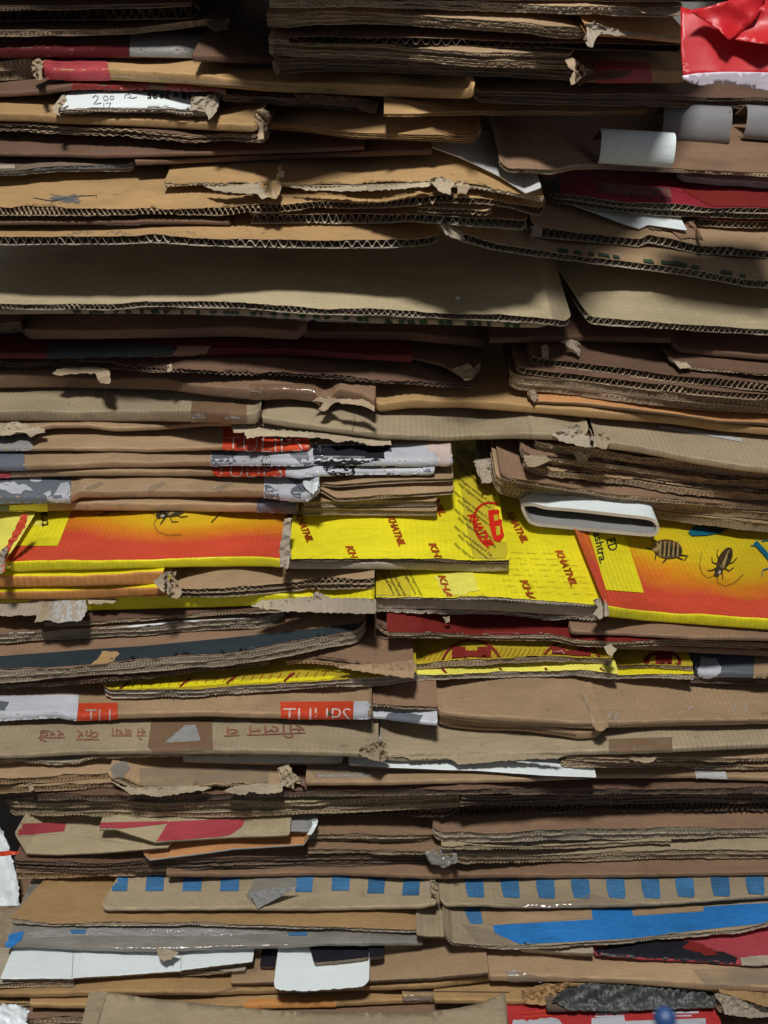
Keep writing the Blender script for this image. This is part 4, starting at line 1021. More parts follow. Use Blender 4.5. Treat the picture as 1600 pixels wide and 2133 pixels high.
# insect box prints
def legs(s, segs, wd, mat='bug'):
    for p in segs: stroke(s, p, wd, mat, 'printed_line', wd2=wd * .5)
def tpanel(s, poly): decal(s, poly, 'yellow', 'printed_panel')
tpanel(s_b2, [(1222, 1100), (1300, 1112), (1341, 1236), (1262, 1230)])
lettering(s_b2, 'ED', 1274, 1136, 20, 74, 'blackink', wid=26, bold=.015)
lettering(s_b2, 'ashtra.', 1250, 1142, 18, 78, 'blackink', wid=66, bold=.015)
tpanel(s_b1, [(72, 1050), (156, 1050), (121, 1138), (28, 1138)])
lettering(s_b1, 'tra.', 92, 1080, 17, 262, 'blackink', wid=38, bold=.015)
decal(s_b1, [(56, 1098), (62, 1080), (100, 1086), (92, 1096)], 'yelpale', 'worn_print', rag=3)
def roach(s, x, y, sc, rot, mat='bug'):
    r = math.radians(rot)
    def T(px, py): return (x + (px * math.cos(r) - py * math.sin(r)) * sc, y + (px * math.sin(r) + py * math.cos(r)) * sc)
    tr = lambda pts: [T(*p) for p in pts]
    decal(s, tr(ell(-2, 0, 33, 16)), mat, 'printed_insect', grid=9)
    decal(s, tr(ell(30, 0, 10, 11)), mat, 'printed_insect', grid=9)
    decal(s, tr(ell(42, 0, 6, 7)), mat, 'printed_insect', grid=9)
    decal(s, tr([(-28, 3), (-8, -4), (18, -9), (22, -5), (0, 1)]), 'bugl', 'printed_insect', grid=9)
    stroke(s, tr([(-30, 0), (22, 0)]), 1.5 * sc, 'bugl', 'printed_insect')
    decal(s, tr([(8, 5), (22, 4), (24, 10), (10, 12)]), 'bugm', 'printed_insect', grid=9)
    decal(s, tr(ell(-8, 8, 14, 4)), 'bugm', 'printed_insect', grid=9)
    decal(s, tr(ell(34, -4, 5, 3)), 'torn', 'printed_insect', grid=9)
    for q in (((8, 10), (-2, 22), (-16, 28)), ((18, 10), (20, 24), (8, 32)), ((28, 8), (40, 16), (44, 26)),
              ((8, -10), (-4, -22), (-20, -26)), ((18, -10), (20, -24), (6, -30)), ((28, -8), (40, -16), (46, -20))):
        stroke(s, tr(q), 3 * sc, mat, 'printed_insect', wd2=1.2 * sc)
    for sg in (1, -1):
        stroke(s, tr([(46, 3 * sg), (60, 14 * sg), (58, 34 * sg), (40, 50 * sg), (10, 60 * sg)]), .9, mat, 'printed_insect')
roach(s_b2, 1508, 1168, .82, 118)
roach(s_b1, 366, 1062, .9, 158)
legs(s_b1, [[(205, 1076), (225, 1070), (240, 1064)], [(220, 1068), (270, 1068)], [(440, 1090), (460, 1070), (480, 1062)]], 2)
decal(s_b2, ell(1390, 1146, 31, 20, rot=8), 'bugm', 'printed_insect', grid=9)
decal(s_b2, ell(1396, 1150, 24, 13, rot=8), 'bug', 'printed_insect', grid=9)
decal(s_b2, ell(1366, 1142, 8, 10), 'bugl', 'printed_insect', grid=9)
for q in range(5): stroke(s_b2, [(1376 + q * 9, 1130), (1374 + q * 9, 1162)], 3, 'bugl', 'printed_insect')
legs(s_b2, [[(1372, 1132), (1358, 1126), (1362, 1118)], [(1366, 1156), (1364, 1168)], [(1360, 1146), (1344, 1144)], [(1390, 1164), (1380, 1174)], [(1412, 1158), (1432, 1160), (1424, 1170)], [(1408, 1162), (1422, 1168)]], 3)
decal(s_b2, [(1432, 1112), (1450, 1095), (1510, 1096), (1505, 1112), (1470, 1118), (1440, 1119)], 'bugb', 'printed_insect')
decal(s_b2, [(1460, 1098), (1500, 1094), (1520, 1104), (1490, 1112)], 'bug', 'printed_insect')
stroke(s_b2, [(1572, 1132), (1590, 1152), (1610, 1176)], 10, 'bugb', 'printed_insect')
legs(s_b2, [[(1575, 1140), (1562, 1138)], [(1600, 1186), (1588, 1190), (1586, 1204)], [(1585, 1130), (1600, 1128)]], 2.4, 'bugb')
su = float(np.nanmin([support([x], [y])[0] for x in (1100, 1200, 1300, 1360) for y in (1085, 1100, 1114)]))
ring('folded_board_loop', 'white board folded into a flat open loop, lying on the yellow box under the plies', 'paperboard',
     [(1086, 1052), (1094, 1078), (1112, 1094), (1160, 1100), (1260, 1110), (1340, 1117), (1364, 1116), (1373, 1104), (1370, 1088), (1350, 1077), (1290, 1070), (1200, 1060), (1140, 1055), (1110, 1048)], 6.5, .07,
     ('white', 'greyer', 'wgrey'), 0, 0, su - .004, float(np.degrees(tilt_for(1090))))
# --- kraft cartons with slate print
s = S('slate and brown taped carton edge resting on the insect box', [(-150, 1070), (60, 1066), (200, 1064), (400, 1067), (560, 1069), (622, 1072)], 17, 'tan', 'fold', gap=9, win=36, rr=8)
decal(s, [(537, 1040), (625, 1038), (625, 1074), (535, 1071)], 'slate')
decal(s, [(538, 1050), (620, 1046), (622, 1050), (540, 1054)], 'film', 'tape')
decal(s, [(-60, 1056), (18, 1052), (18, 1068), (-60, 1072)], 'slate')
decal(s, [(20, 1052), (100, 1048), (100, 1066), (20, 1068)], 'yelpale')
s = S('lowest of the thin brown plies with a pinkish white rim, center', [(628, 1074), (700, 1074), (911, 1075)], 12, 'tan', 'cut', n=1, per=8, gap=9, lmat='edge', rl=10, rr=6, jag=.3)
stroke(s, [(640, 1072), (908, 1074)], 2.5, 'whiteink')
s = S('second brown ply from below in the center bundle, rounded corner', [(630, 1060), (700, 1056), (911, 1056)], 12, 'tan', 'cut', n=1, per=8, gap=1, lmat='edge', rl=10, rr=8, jag=.3)
s = S('third ply of the center bundle with a torn left corner', [(664, 1024), (690, 1040), (700, 1046), (800, 1040), (946, 1030)], 8, 'tan', 'cut', n=1, per=8, gap=3, lmat='edge', rr=8, jag=.5)
stroke(s, [(800, 1041), (944, 1031)], 2, 'whiteink')
s = S('top brown ply of the center bundle, beside the slate camouflage carton', [(660, 1012), (700, 1016), (800, 1010), (945, 1003)], 7, 'tan', 'cut', n=1, per=8, gap=2, lmat='edge', rr=6, jag=.3)
s_c = s = S('kraft carton with torn slate and white print at both ends and tape bits between', [(-150, 1052), (0, 1050), (145, 1049), (160, 1038), (350, 1037), (550, 1037), (600, 1046), (640, 1046), (664, 1030)], 15, 'tan', 'fold', gap=4, win=36, rr=10, L=.2)
camo = [(-60, 985), (150, 985), (146, 1049), (-60, 1053)]
decal(s, camo, 'slate', label='slate print')
decal(s, [(-20, 1012), (30, 1004), (40, 1012), (56, 1010), (70, 1024), (50, 1022), (44, 1032), (20, 1026), (0, 1018)], 'pwhite', rag=2)
decal(s, [(90, 1028), (104, 1024), (108, 1034), (128, 1010), (140, 1006), (148, 1020), (146, 1049), (118, 1046), (100, 1040)], 'pwhite', rag=2)
decal(s, [(60, 995), (90, 992), (86, 1004), (64, 1004)], 'pwhite', rag=2)
decal(s, [(552, 985), (664, 985), (664, 1048), (600, 1048), (550, 1046)], 'pwhite')
decal(s, [(552, 1010), (580, 1022), (586, 1046), (552, 1046)], 'slate', rag=2)
decal(s, [(596, 990), (626, 992), (640, 1018), (628, 1036), (606, 1030), (616, 1012)], 'slate', rag=3)
multi(s, [('l', [(622, 1016), (632, 1024), (626, 1034), (636, 1042)], 1.8), ('l', [(630, 1014), (640, 1022), (634, 1034)], 1.8)], 'black', 'printed_line')
scrap(s, [(630, 1002), (664, 1004), (662, 1016), (652, 1030), (640, 1022)], 'white', relief=.001, off=.003, grid=8)
for qx in (195, 325, 465):
    decal(s, [(qx - 20, 1018), (qx + 14, 1003), (qx + 22, 1008), (qx - 8, 1024)], 'tape', 'tape')
    decal(s, [(qx - 22, 1020), (qx - 14, 1012), (qx - 12, 1014), (qx - 18, 1022)], 'film', 'tape')
s_t2 = s = S('thin kraft carton with a vermilion panel of white capitals, lower of two', [(-150, 1000), (50, 996), (150, 993), (440, 993), (595, 994), (625, 999), (660, 992), (907, 989)], 11, 'tan', 'fold', gap=3, win=36, rr=8, L=.2)
decal(s, [(440, 974), (596, 974), (596, 996), (448, 993)], 'tulip')
lettering(s, 'TULIPS', 520, 980, 26, 0, 'whiteink', wid=142, bold=-.012)
decal(s, [(596, 974), (910, 966), (908, 990), (660, 993), (625, 1000), (596, 996)], 'pwhite')
decal(s, [(670, 974), (745, 972), (738, 990), (690, 991)], 'black', rag=2)
multi(s, [('l', [(800, 990), (812, 984), (810, 974), (816, 974), (815, 984), (826, 990)], 2.2), ('l', [(806, 991), (813, 986), (813, 974)], 2)], 'blackink', 'printed_line')
decal(s, [(874, 974), (884, 972), (890, 978), (902, 974), (898, 982), (884, 982)], 'slate')
decal(s, [(-60, 982), (22, 982), (22, 996), (-60, 1000)], 'pinkred')
s_c2 = s = S('kraft carton with black, slate and white print running over its right half', [(-150, 984), (50, 981), (200, 976), (440, 972), (560, 972), (640, 973), (655, 968), (750, 972), (943, 971)], 12, 'tan', 'fold', gap=4, win=36, rr=6, L=.2)
decal(s, [(-60, 935), (50, 935), (53, 981), (-60, 985)], 'slate', rag=.8)
decal(s, [(440, 930), (943, 925), (943, 972), (750, 973), (640, 974), (440, 973)], 'pwhite')
decal(s, [(440, 940), (500, 942), (486, 956), (494, 962), (470, 970), (442, 972)], 'slate', rag=1.5)
decal(s, [(600, 944), (640, 942), (650, 966), (640, 974), (622, 962)], 'slate', rag=2)
decal(s, [(652, 930), (820, 930), (800, 944), (802, 956), (770, 962), (744, 968), (700, 970), (655, 966)], 'black', rag=2, label='black print')
decal(s, [(880, 925), (943, 925), (943, 972), (916, 972), (908, 950)], 'whiteink', label='pinkish print')
multi(s, [('l', ell(556, 962, 9, 12, n=12), 2), ('l', [(556, 950), (556, 974)], 2), ('l', [(548, 966), (564, 966)], 2)], 'blackink', 'printed_line')
decal(s, [(500, 952), (640, 950), (760, 952), (760, 956), (640, 955), (500, 957)], 'film', 'tape')
s_t1 = s = S('brown carton with a vermilion panel of white capitals, upper of two, half shaded', [(-150, 944), (50, 940), (120, 940), (300, 943), (462, 938), (560, 942), (645, 938)], 8, 'tan', 'fold', gap=3, win=36, rr=6, L=.2)
decal(s, [(466, 890), (646, 890), (645, 941), (540, 943), (464, 940)], 'tulip')
lettering(s, 'TULIPS', 552, 926, 28, 0, 'whiteink', wid=158, bold=-.02)
decal(s, ell(590, 914, 8, 7), 'green')
decal(s, [(-60, 900), (68, 900), (70, 935), (52, 942), (-60, 944)], 'wgrey')
multi(s, [('l', [(850, 918), (872, 917)], 3)], 'blackink', 'mark')
# --- grey curled piece and plies at the right
s = S('grey crumpled carton corner standing left of the right hand plies', [(990, 975), (1000, 1004), (1042, 1000)], 10, 'greyer', 'cut', n=1, per=10, gap=28, sl=.1, L=.2)
scrap(s, [(986, 960), (1030, 954), (1044, 970), (1042, 1002), (1004, 1006), (994, 980)], 'greyer', relief=.005, off=.002, grid=8)
PL = 'plies of the carton bundle at right'
s_p = s = S('lowest corrugated ply of the right bundle, ending left in a rounded corner', [(1030, 1012), (1036, 1030), (1100, 1042), (1200, 1058), (1300, 1072), (1400, 1087), (1500, 1100), (1750, 1122)], 17, 'tan', 'cut', n=1, per=9, gap=9, rl=12, win=36)
s = S('second corrugated ply of the right bundle, brown face showing above', [(1034, 1006), (1046, 1014), (1150, 1030), (1300, 1052), (1400, 1064), (1500, 1076), (1750, 1096)], 14, 'tan', 'cut', n=1, per=9, gap=2, rl=10, win=36)
s = S('third ply of the right bundle with a broad reddish face at its left end', [(1044, 995), (1052, 1003), (1150, 1018), (1260, 1036), (1400, 1050), (1500, 1058), (1750, 1078)], 9, 'brown', 'cut', n=1, per=9, gap=2, rl=8, win=36)
s = S('fourth ply of the right bundle with a pale ripped edge', [(1092, 975), (1108, 990), (1200, 1000), (1300, 1012), (1400, 1028), (1500, 1040), (1750, 1052)], 15, 'tan', 'cut', n=1, per=10, gap=4, jag=2.5, win=36)
multi(s, [('l', [(1160 + q * 16, 988 + q * 2.0), (1170 + q * 16, 991 + q * 2.0)], 4) for q in range(22)], 'torn', 'torn_flute')
s = S('fifth ply of the right bundle, worn and layered', [(1088, 955), (1100, 968), (1200, 976), (1300, 990), (1400, 1006), (1500, 1016), (1750, 1030)], 18, 'brown', 'cut', n=2, per=9, gap=3, jag=2.5, win=36)
scrap(s, [(1192, 940), (1226, 938), (1232, 952), (1215, 962), (1200, 956)], 'torn', relief=.005, off=.004, grid=6)
scrap(s, [(1090, 950), (1130, 945), (1150, 958), (1122, 970), (1100, 974)], 'edge', relief=.006, off=.003, grid=6)
s = S('top worn plies of the right bundle, right under the long grey fold', [(1116, 938), (1130, 946), (1250, 960), (1400, 982), (1500, 994), (1750, 1012)], 22, 'dark', 'cut', n=2, per=10, gap=3, jag=3, lmat='edge', win=36)
# --- grey kraft folds
s = S('small bent white label sticking out at the right edge above the ply bundle', [(1555, 944), (1580, 952), (1750, 968)], 6, 'white', 'fold', gap=4, rl=10, cat='paperboard', name='board_sheet')
s = S('grey kraft long fold running down to the right, crushed at its left end', [(1240, 922), (1252, 934), (1330, 944), (1450, 968), (1540, 982), (1750, 1002)], 14, 'grey', 'fold', gap=16, rl=10, win=36)
stroke(s, [(1372, 890), (1470, 905), (1545, 918)], 7, 'whiteg', 'tape')
s_g = s
s = S('torn thin grey liner hanging below the grey folds, center left', [(478, 888), (540, 898), (620, 908), (740, 916), (812, 926)], 8, 'greyer', 'cut', n=1, per=9, gap=10, jag=3, lmat='torn')
scrap(s, [(478, 884), (520, 886), (560, 894), (680, 902), (740, 902), (812, 912), (814, 926), (770, 928), (730, 916), (700, 922), (686, 914), (640, 910), (540, 908), (516, 914), (508, 900), (488, 900)], 'torn', relief=.003, off=.003, grid=7)
decal(s, [(744, 908), (812, 914), (810, 924), (742, 920)], 'film', 'tape')
s = S('grey kraft long fold sagging in the middle of the picture with a small notch', [(545, 882), (600, 891), (730, 906), (800, 915), (930, 920), (1060, 915), (1150, 918), (1205, 922), (1228, 905)], 12, 'grey', 'fold', gap=6, win=36, rr=10)
stroke(s, [(736, 862), (740, 880), (734, 896), (738, 904)], 2, 'edged', 'crease')
scrap(s, [(1150, 905), (1180, 890), (1200, 884), (1212, 890), (1216, 905), (1250, 915), (1244, 930), (1225, 932), (1190, 924), (1165, 918)], 'greyer', relief=.010, off=.004, grid=6)
scrap(s_g, [(1240, 905), (1262, 900), (1272, 918), (1262, 936), (1244, 932), (1232, 918)], 'grey', relief=.008, off=.003, grid=6)
s = S('golden kraft fold at the left border with ragged white paper', [(-150, 902), (30, 906), (110, 894), (180, 893), (240, 900), (340, 896), (420, 889), (482, 888)], 9, 'tan', 'fold', gap=10, win=36)
scrap(s, [(-30, 888), (30, 878), (60, 884), (92, 893), (94, 902), (76, 904), (64, 910), (50, 900), (36, 900), (20, 908), (-30, 904)], 'torn', relief=.004, off=.004, grid=7)
s = S('grey kraft fold at the left with a clear tape patch near its end', [(-150, 878), (200, 878), (400, 880), (470, 883), (532, 885), (543, 866)], 22, 'grey', 'fold', gap=6, rr=8, win=36)
decal(s, [(400, 835), (514, 838), (514, 882), (398, 880)], 'btape', 'tape')
decal(s, [(400, 862), (425, 860), (430, 870), (402, 872)], 'film', 'tape'); decal(s, [(470, 867), (512, 866), (513, 871), (470, 873)], 'film', 'tape')
stroke(s, [(541, 845), (538, 878)], 2.4, 'edged', 'crease')
# --- golden / orange folds right
s = S('golden kraft fold running to the right edge under the orange brown flap', [(776, 850), (788, 860), (850, 852), (960, 850), (1100, 860), (1250, 873), (1400, 884), (1500, 898), (1750, 922)], 16, 'gold', 'fold', gap=14, win=36, rl=12)
for qx in (1130, 1140, 1150, 1162): stroke(s, [(qx, 835), (qx + 4, 852)], 1.2, 'tan', 'crease')
s = S('orange brown carton flap under the corrugated plies at the right', [(1100, 826), (1112, 840), (1200, 844), (1300, 854), (1400, 866), (1500, 880), (1750, 898)], 5, 'orpatch', 'paper', gap=4, emat='edge', win=36)
scrap(s, [(1098, 818), (1112, 810), (1122, 826), (1114, 838)], 'edge', relief=.003, off=.003, grid=5)
# --- dark plies right (four)
s = S('lowest of four dark corrugated plies at the right, above the orange brown flap', [(1062, 803), (1074, 814), (1200, 826), (1400, 850), (1750, 874)], 14, 'dark', 'cut', n=1, per=11, gap=3, lmat='edge', rl=8, L=.15)
s = S('third of four dark corrugated plies at the right', [(1064, 790), (1080, 800), (1200, 810), (1400, 836), (1750, 862)], 15, 'dark', 'cut', n=1, per=11, gap=1.5, lmat='edge', rl=8, L=.15)
s = S('second of four dark corrugated plies at the right, a little set back', [(1076, 772), (1090, 782), (1200, 794), (1400, 820), (1750, 848)], 15, 'dark', 'cut', n=1, per=12, gap=1.5, lmat='edge', rl=8, L=.15)
s = S('topmost of four dark corrugated plies, its end right under the gap', [(1104, 752), (1116, 762), (1200, 770), (1400, 798), (1750, 832)], 16, 'dark', 'cut', n=1, per=12, gap=1.5, lmat='edge', rl=8, L=.2)
scrap(s, [(1130, 720), (1142, 714), (1142, 748), (1128, 746)], 'edge', relief=.003, off=.002, grid=6)
scrap(s, [(1168, 712), (1190, 706), (1210, 716), (1206, 742), (1196, 730), (1180, 722)], 'greyer', relief=.008, off=.002, grid=6)
# --- dark folds at left
s = S('long dark kraft fold with a torn hole near its right part, left half', [(-150, 812), (100, 808), (220, 810), (350, 814), (430, 826), (520, 834), (600, 832), (652, 838), (672, 856), (690, 848), (702, 830), (750, 840), (782, 858)], 22, 'brown', 'fold', gap=12, win=36, rr=8)
decal(s, [(520, 800), (655, 800), (660, 835), (600, 832), (520, 832)], 'btape', 'tape')
stroke(s, [(440, 824), (480, 829), (520, 831)], 2.5, 'film', 'tape'); stroke(s, [(520, 812), (545, 817)], 3, 'film', 'tape')
scrap(s, [(652, 838), (660, 826), (680, 824), (704, 830), (760, 832), (782, 848), (780, 858), (760, 846), (700, 838), (690, 844), (674, 858), (664, 852), (676, 838), (664, 836)], 'edge', relief=.006, off=.004, grid=6)
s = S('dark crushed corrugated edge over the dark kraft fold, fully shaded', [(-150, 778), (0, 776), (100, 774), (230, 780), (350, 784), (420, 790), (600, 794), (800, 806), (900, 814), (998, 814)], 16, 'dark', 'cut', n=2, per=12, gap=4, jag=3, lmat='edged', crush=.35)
scrap(s, [(110, 778), (120, 768), (200, 764), (228, 770), (230, 790), (228, 800), (205, 796), (200, 778), (150, 778), (120, 782)], 'edge', relief=.004, off=.003, grid=7)
scrap(s, [(346, 760), (358, 758), (360, 772), (350, 776)], 'torn', relief=.004, off=.003, grid=4)
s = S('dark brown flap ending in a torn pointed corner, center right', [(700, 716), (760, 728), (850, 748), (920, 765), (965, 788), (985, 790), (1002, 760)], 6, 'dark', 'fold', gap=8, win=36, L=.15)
scrap(s, [(940, 770), (975, 756), (985, 766), (1002, 754), (998, 772), (982, 790), (970, 792)], 'edge', relief=.008, off=.004, grid=5)
s = S('dark red and navy printed strip deep in the shade at the left', [(-150, 748), (100, 748), (300, 744), (420, 742), (600, 742), (860, 756)], 14, 'shadered', 'fold', gap=3)
decal(s, [(98, 720), (300, 718), (360, 722), (372, 740), (310, 744), (100, 746)], 'navy', rag=1)
decal(s, [(372, 722), (440, 722), (430, 736), (372, 744), (310, 746), (360, 738)], 'brown', rag=1)
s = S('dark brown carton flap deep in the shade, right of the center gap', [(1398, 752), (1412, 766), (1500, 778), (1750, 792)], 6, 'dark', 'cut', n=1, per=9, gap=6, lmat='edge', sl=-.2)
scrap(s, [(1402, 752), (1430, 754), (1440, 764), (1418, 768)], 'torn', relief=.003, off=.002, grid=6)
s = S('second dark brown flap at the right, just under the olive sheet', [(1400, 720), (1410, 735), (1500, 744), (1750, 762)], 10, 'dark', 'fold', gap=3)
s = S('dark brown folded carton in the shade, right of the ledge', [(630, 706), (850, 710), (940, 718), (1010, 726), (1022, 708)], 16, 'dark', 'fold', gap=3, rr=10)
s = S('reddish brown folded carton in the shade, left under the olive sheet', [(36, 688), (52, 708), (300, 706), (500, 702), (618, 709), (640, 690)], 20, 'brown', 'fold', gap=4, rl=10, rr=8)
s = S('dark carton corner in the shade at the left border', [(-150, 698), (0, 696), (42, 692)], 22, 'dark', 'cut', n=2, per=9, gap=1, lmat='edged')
s = S('added dark carton to darken the gap between the olive sheets', [(1020, 716), (1200, 712), (1400, 716)], 12, 'dark', 'fold', gap=2)  # dark sheet added where only the shade of the gap shows
# --- the olive sheets
s = S('thin taped ply with green ink marks below the long olive sheet', [(-150, 656), (250, 654), (400, 656), (500, 658), (640, 666), (800, 674), (1000, 680), (1120, 684), (1150, 676)], 10, 'greyer', 'fold', gap=60, L=.2)
r_ = random.Random(5)
for q in range(34):
    x = 150 + q * 28 + r_.uniform(-8, 8); y = float(np.interp(x, s.x, s.Y)) - 6
    decal(s, [(x, y - 3), (x + r_.uniform(6, 18), y - 4), (x + r_.uniform(8, 22), y + 3), (x + 2, y + 4)], 'green', 'green_ink', grid=9)
decal(s, [(430, 650), (560, 654), (640, 660), (800, 670), (798, 676), (620, 668), (430, 658)], 'film', 'tape')
s = S('long olive kraft sheet half in shadow, left of the narrow gap', [(-150, 644), (100, 646), (230, 648), (300, 640), (400, 642), (500, 645), (640, 655), (780, 659), (1000, 668), (1120, 675), (1180, 682), (1190, 668)], 13, 'olive', 'cut', n=1, per=12, gap=22, lmat='greyer', rr=6, win=36, L=.34)
s_ol = s
s = S('right olive kraft sheet half in shadow, beyond the narrow gap', [(1220, 660), (1228, 676), (1400, 688), (1500, 695), (1750, 706)], 14, 'olive', 'cut', n=1, per=12, gap=60, lmat='greyer', rl=6, win=36, L=.34, sl=-.16)
decal(s_ol, ell(953, 622, 5, 3.5), 'white', 'paper_scrap', grid=6)
# --- flaps over the olive sheet
s = S('kraft flap at the left ending in a clean cut corner, open double fluting', [(-150, 511), (100, 511), (200, 511), (310, 507), (360, 509), (480, 516), (700, 518), (800, 518), (860, 515), (900, 511), (915, 502)], 18, 'gold', 'cut', n=1, per=20, gap=135, lmat='edgeg', rr=8, win=200, crush=.1)
r_ = random.Random(4)
for q in range(9):
    x = r_.uniform(130, 600); y = 486
    stroke(s, [(x + j * 5, y + r_.uniform(-5, 5)) for j in range(r_.randint(3, 9))], .7, 'pen', 'scribble')
s = S('kraft flap at the right sagging to the border with green ink on its edge', [(918, 478), (930, 490), (960, 503), (1040, 524), (1150, 540), (1300, 558), (1440, 576), (1560, 598), (1600, 601), (1750, 604)], 14, 'tan', 'cut', n=1, per=15, gap=62, lmat='edgeg', rl=10, win=120)
r_ = random.Random(8)
for x, wd_ in ((1160, 20), (1195, 14), (1225, 10), (1245, 22), (1275, 12), (1340, 18), (1375, 40), (1400, 28), (1440, 14), (1500, 22), (1540, 10)):
    y = float(np.interp(x, s.x, s.Y)) - 17
    decal(s, [(x, y - 5), (x + wd_, y - 3), (x + wd_ + 4, y + 5), (x + 2, y + 3)], 'green', 'green_ink', grid=9, rag=1)
scrap(s, [(918, 468), (936, 470), (962, 482), (966, 500), (950, 498), (930, 488)], 'greyer', relief=.002, off=.002, grid=6)
s = S('shiny thin tape edge above the left kraft flap, in shade', [(-150, 470), (220, 469), (400, 468), (480, 470)], 8, 'dark', 'fold', gap=3)
stroke(s, [(220, 467), (380, 467)], 2.2, 'film', 'tape')  # thin pale line painted as a white glint
s = S('short white rimmed corrugated strip crossing to the right border', [(1108, 486), (1120, 494), (1200, 502), (1340, 516), (1345, 504), (1450, 528), (1600, 540), (1750, 546)], 19, 'tan', 'cut', n=1, per=15, gap=2, lmat='greyer', rl=8, win=36)
scrap(s, [(1095, 474), (1120, 466), (1132, 476), (1126, 492), (1106, 492)], 'greyer', relief=.006, off=.003, grid=5)
s = S('open corrugated ply with large arches, in the middle under the torn edge', [(520, 466), (700, 467), (860, 463), (960, 470), (1090, 480), (1100, 470)], 18, 'brown', 'cut', n=1, per=17, gap=4, lmat='edgeg', rr=6, crush=.1)
s = S('short crushed ply with curled tip above the arched ply', [(870, 442), (950, 447), (1012, 452), (1026, 442)], 12, 'tan', 'cut', n=1, per=14, gap=3, lmat='edge', rr=8)
# brown paper bits, red box
s = S('thin red printed ply at the right border under the red box', [(1455, 470), (1500, 474), (1750, 482)], 14, 'pinkred', 'cut', n=1, per=12, gap=6, lmat='edge')
scrap(s, [(1345, 470), (1362, 452), (1400, 450), (1428, 462), (1445, 460), (1466, 500), (1440, 496), (1420, 498), (1400, 482), (1350, 476)], 'brown', relief=.010, off=.003, grid=7)
s = S('white paper sheet running slantwise beneath the red printed box', [(1180, 424), (1240, 445), (1300, 468), (1332, 478), (1350, 470), (1432, 482)], 2, 'white', 'paper', gap=5, emat='white', cat='paper', name='paper_sheet', jag=.2, sharp=True, sl=-.4)
s = S('red printed box at the right with dark blue lettering and double corrugated edge', [(1132, 400), (1150, 425), (1200, 430), (1300, 444), (1400, 452), (1500, 456), (1750, 462)], 26, 'mred', 'cut', n=2, per=15, gap=14, lmat='greyer', rl=8, win=36, L=.2)
decal(s, [(1128, 380), (1165, 366), (1166, 402), (1150, 402)], 'navy', rag=1.5)
lettering(s, 'TRUTH BRAND', 1325, 404, 14, 5, 'navy', wid=150, bold=.04) if False else multi(s, [('l', [(1246 + q * 13, 404 + q * 1.1 - (q % 2) * 7), (1254 + q * 13, 396 + q * 1.1 + (q % 3) * 6)], 3) for q in range(12)], 'navy', 'printed_text')
decal(s, [(1240, 380), (1395, 392), (1400, 412), (1250, 402)], 'tape', 'tape')
decal(s, [(1420, 396), (1660, 405), (1660, 440), (1480, 430)], 'dred', rag=1)
# --- scribbled kraft
s = S('golden kraft carton with a pen scribble at the left, open corrugated edge', [(-150, 450), (100, 450), (200, 451), (300, 448), (480, 450), (520, 444), (580, 443), (640, 436), (800, 434), (940, 424), (1010, 426), (1060, 434), (1128, 452), (1138, 436)], 14, 'gold', 'cut', n=1, per=12, gap=9, lmat='edge', jag=2.0, rr=6, win=36, crush=.3)
r_ = random.Random(3)
pts = []
for q in range(46):
    pts.append((100 + 62 * (0.5 + .5 * math.sin(q * 1.9)) + r_.uniform(-10, 20), 415 + 8 * math.sin(q * 2.7) + r_.uniform(-4, 4)))
stroke(s, pts, .6, 'pen', 'scribble')
stroke(s, [(70, 413), (110, 420), (150, 410), (202, 408), (200, 414)], 1.2, 'blackink', 'scribble')
s_kr = s = S('golden kraft flap with ripped pale liner along its edge, left end cut', [(339, 392), (420, 388), (470, 391), (540, 394), (590, 392), (700, 394), (800, 392), (880, 386), (1000, 396), (1060, 408), (1134, 422)], 8, 'gold', 'cut', n=1, per=10, gap=16, lmat='torn', jag=3, win=36, rl=3)
scrap(s, [(425, 387), (470, 388), (520, 382), (560, 376), (584, 378), (586, 396), (576, 414), (560, 410), (545, 414), (535, 404), (500, 402), (470, 400), (440, 394)], 'torn', relief=.005, off=.004, grid=6)
scrap(s, [(540, 380), (566, 374), (586, 384), (582, 404), (574, 416), (556, 410)], 'gold', relief=.005, off=.008, grid=6)
scrap(s, [(602, 388), (680, 392), (720, 388), (800, 386), (860, 382), (895, 378), (895, 388), (800, 396), (720, 398), (640, 396)], 'torn', relief=.002, off=.003, grid=6)
scrap(s, [(895, 372), (920, 368), (948, 378), (940, 392), (938, 406), (918, 400), (905, 388)], 'torn', relief=.006, off=.006, grid=6)
scrap(s, [(950, 382), (966, 376), (980, 388), (972, 404), (954, 402)], 'edge', relief=.006, off=.005, grid=5)
scrap(s, [(581, 356), (592, 356), (590, 370), (580, 368)], 'torn', relief=.003, off=.002, grid=5)
# --- white sheet slantwise, dark folds
s = S('white paper sheet coloured grey for its shade, reaching down to the red box', [(900, 308), (960, 330), (1040, 368), (1095, 404), (1128, 392)], 2, 'whiteg', 'paper', gap=7, emat='white', cat='paper', name='paper_sheet', jag=.2, sharp=True, sl=-.3)  # greyer material puts the shade into the white paper's colour
s = S('grey white folded ply at the right border above the red box', [(1414, 372), (1424, 380), (1500, 388), (1750, 402)], 14, 'whiteg', 'cut', n=2, per=9, gap=4, lmat='whiteg', rl=8)
s = S('brown carton below the folded white loops with a pale torn lower edge', [(1042, 346), (1056, 360), (1150, 364), (1190, 354), (1260, 352), (1400, 360), (1750, 376)], 9, 'brown', 'cut', n=1, per=9, gap=24, lmat='edge', rl=8)
dw = float(np.nanmin([support([x], [y])[0] for x in (1240, 1300, 1400) for y in (330, 342)]))
dg_ = float(np.nanmin([support([x], [y])[0] for x in (1390, 1450, 1520) for y in (280, 298)]))
bent_strip('bright white board bent over into a rounded fold, upper right', 1252, 1407, 274, 338, 'white', dw - .012, .06)
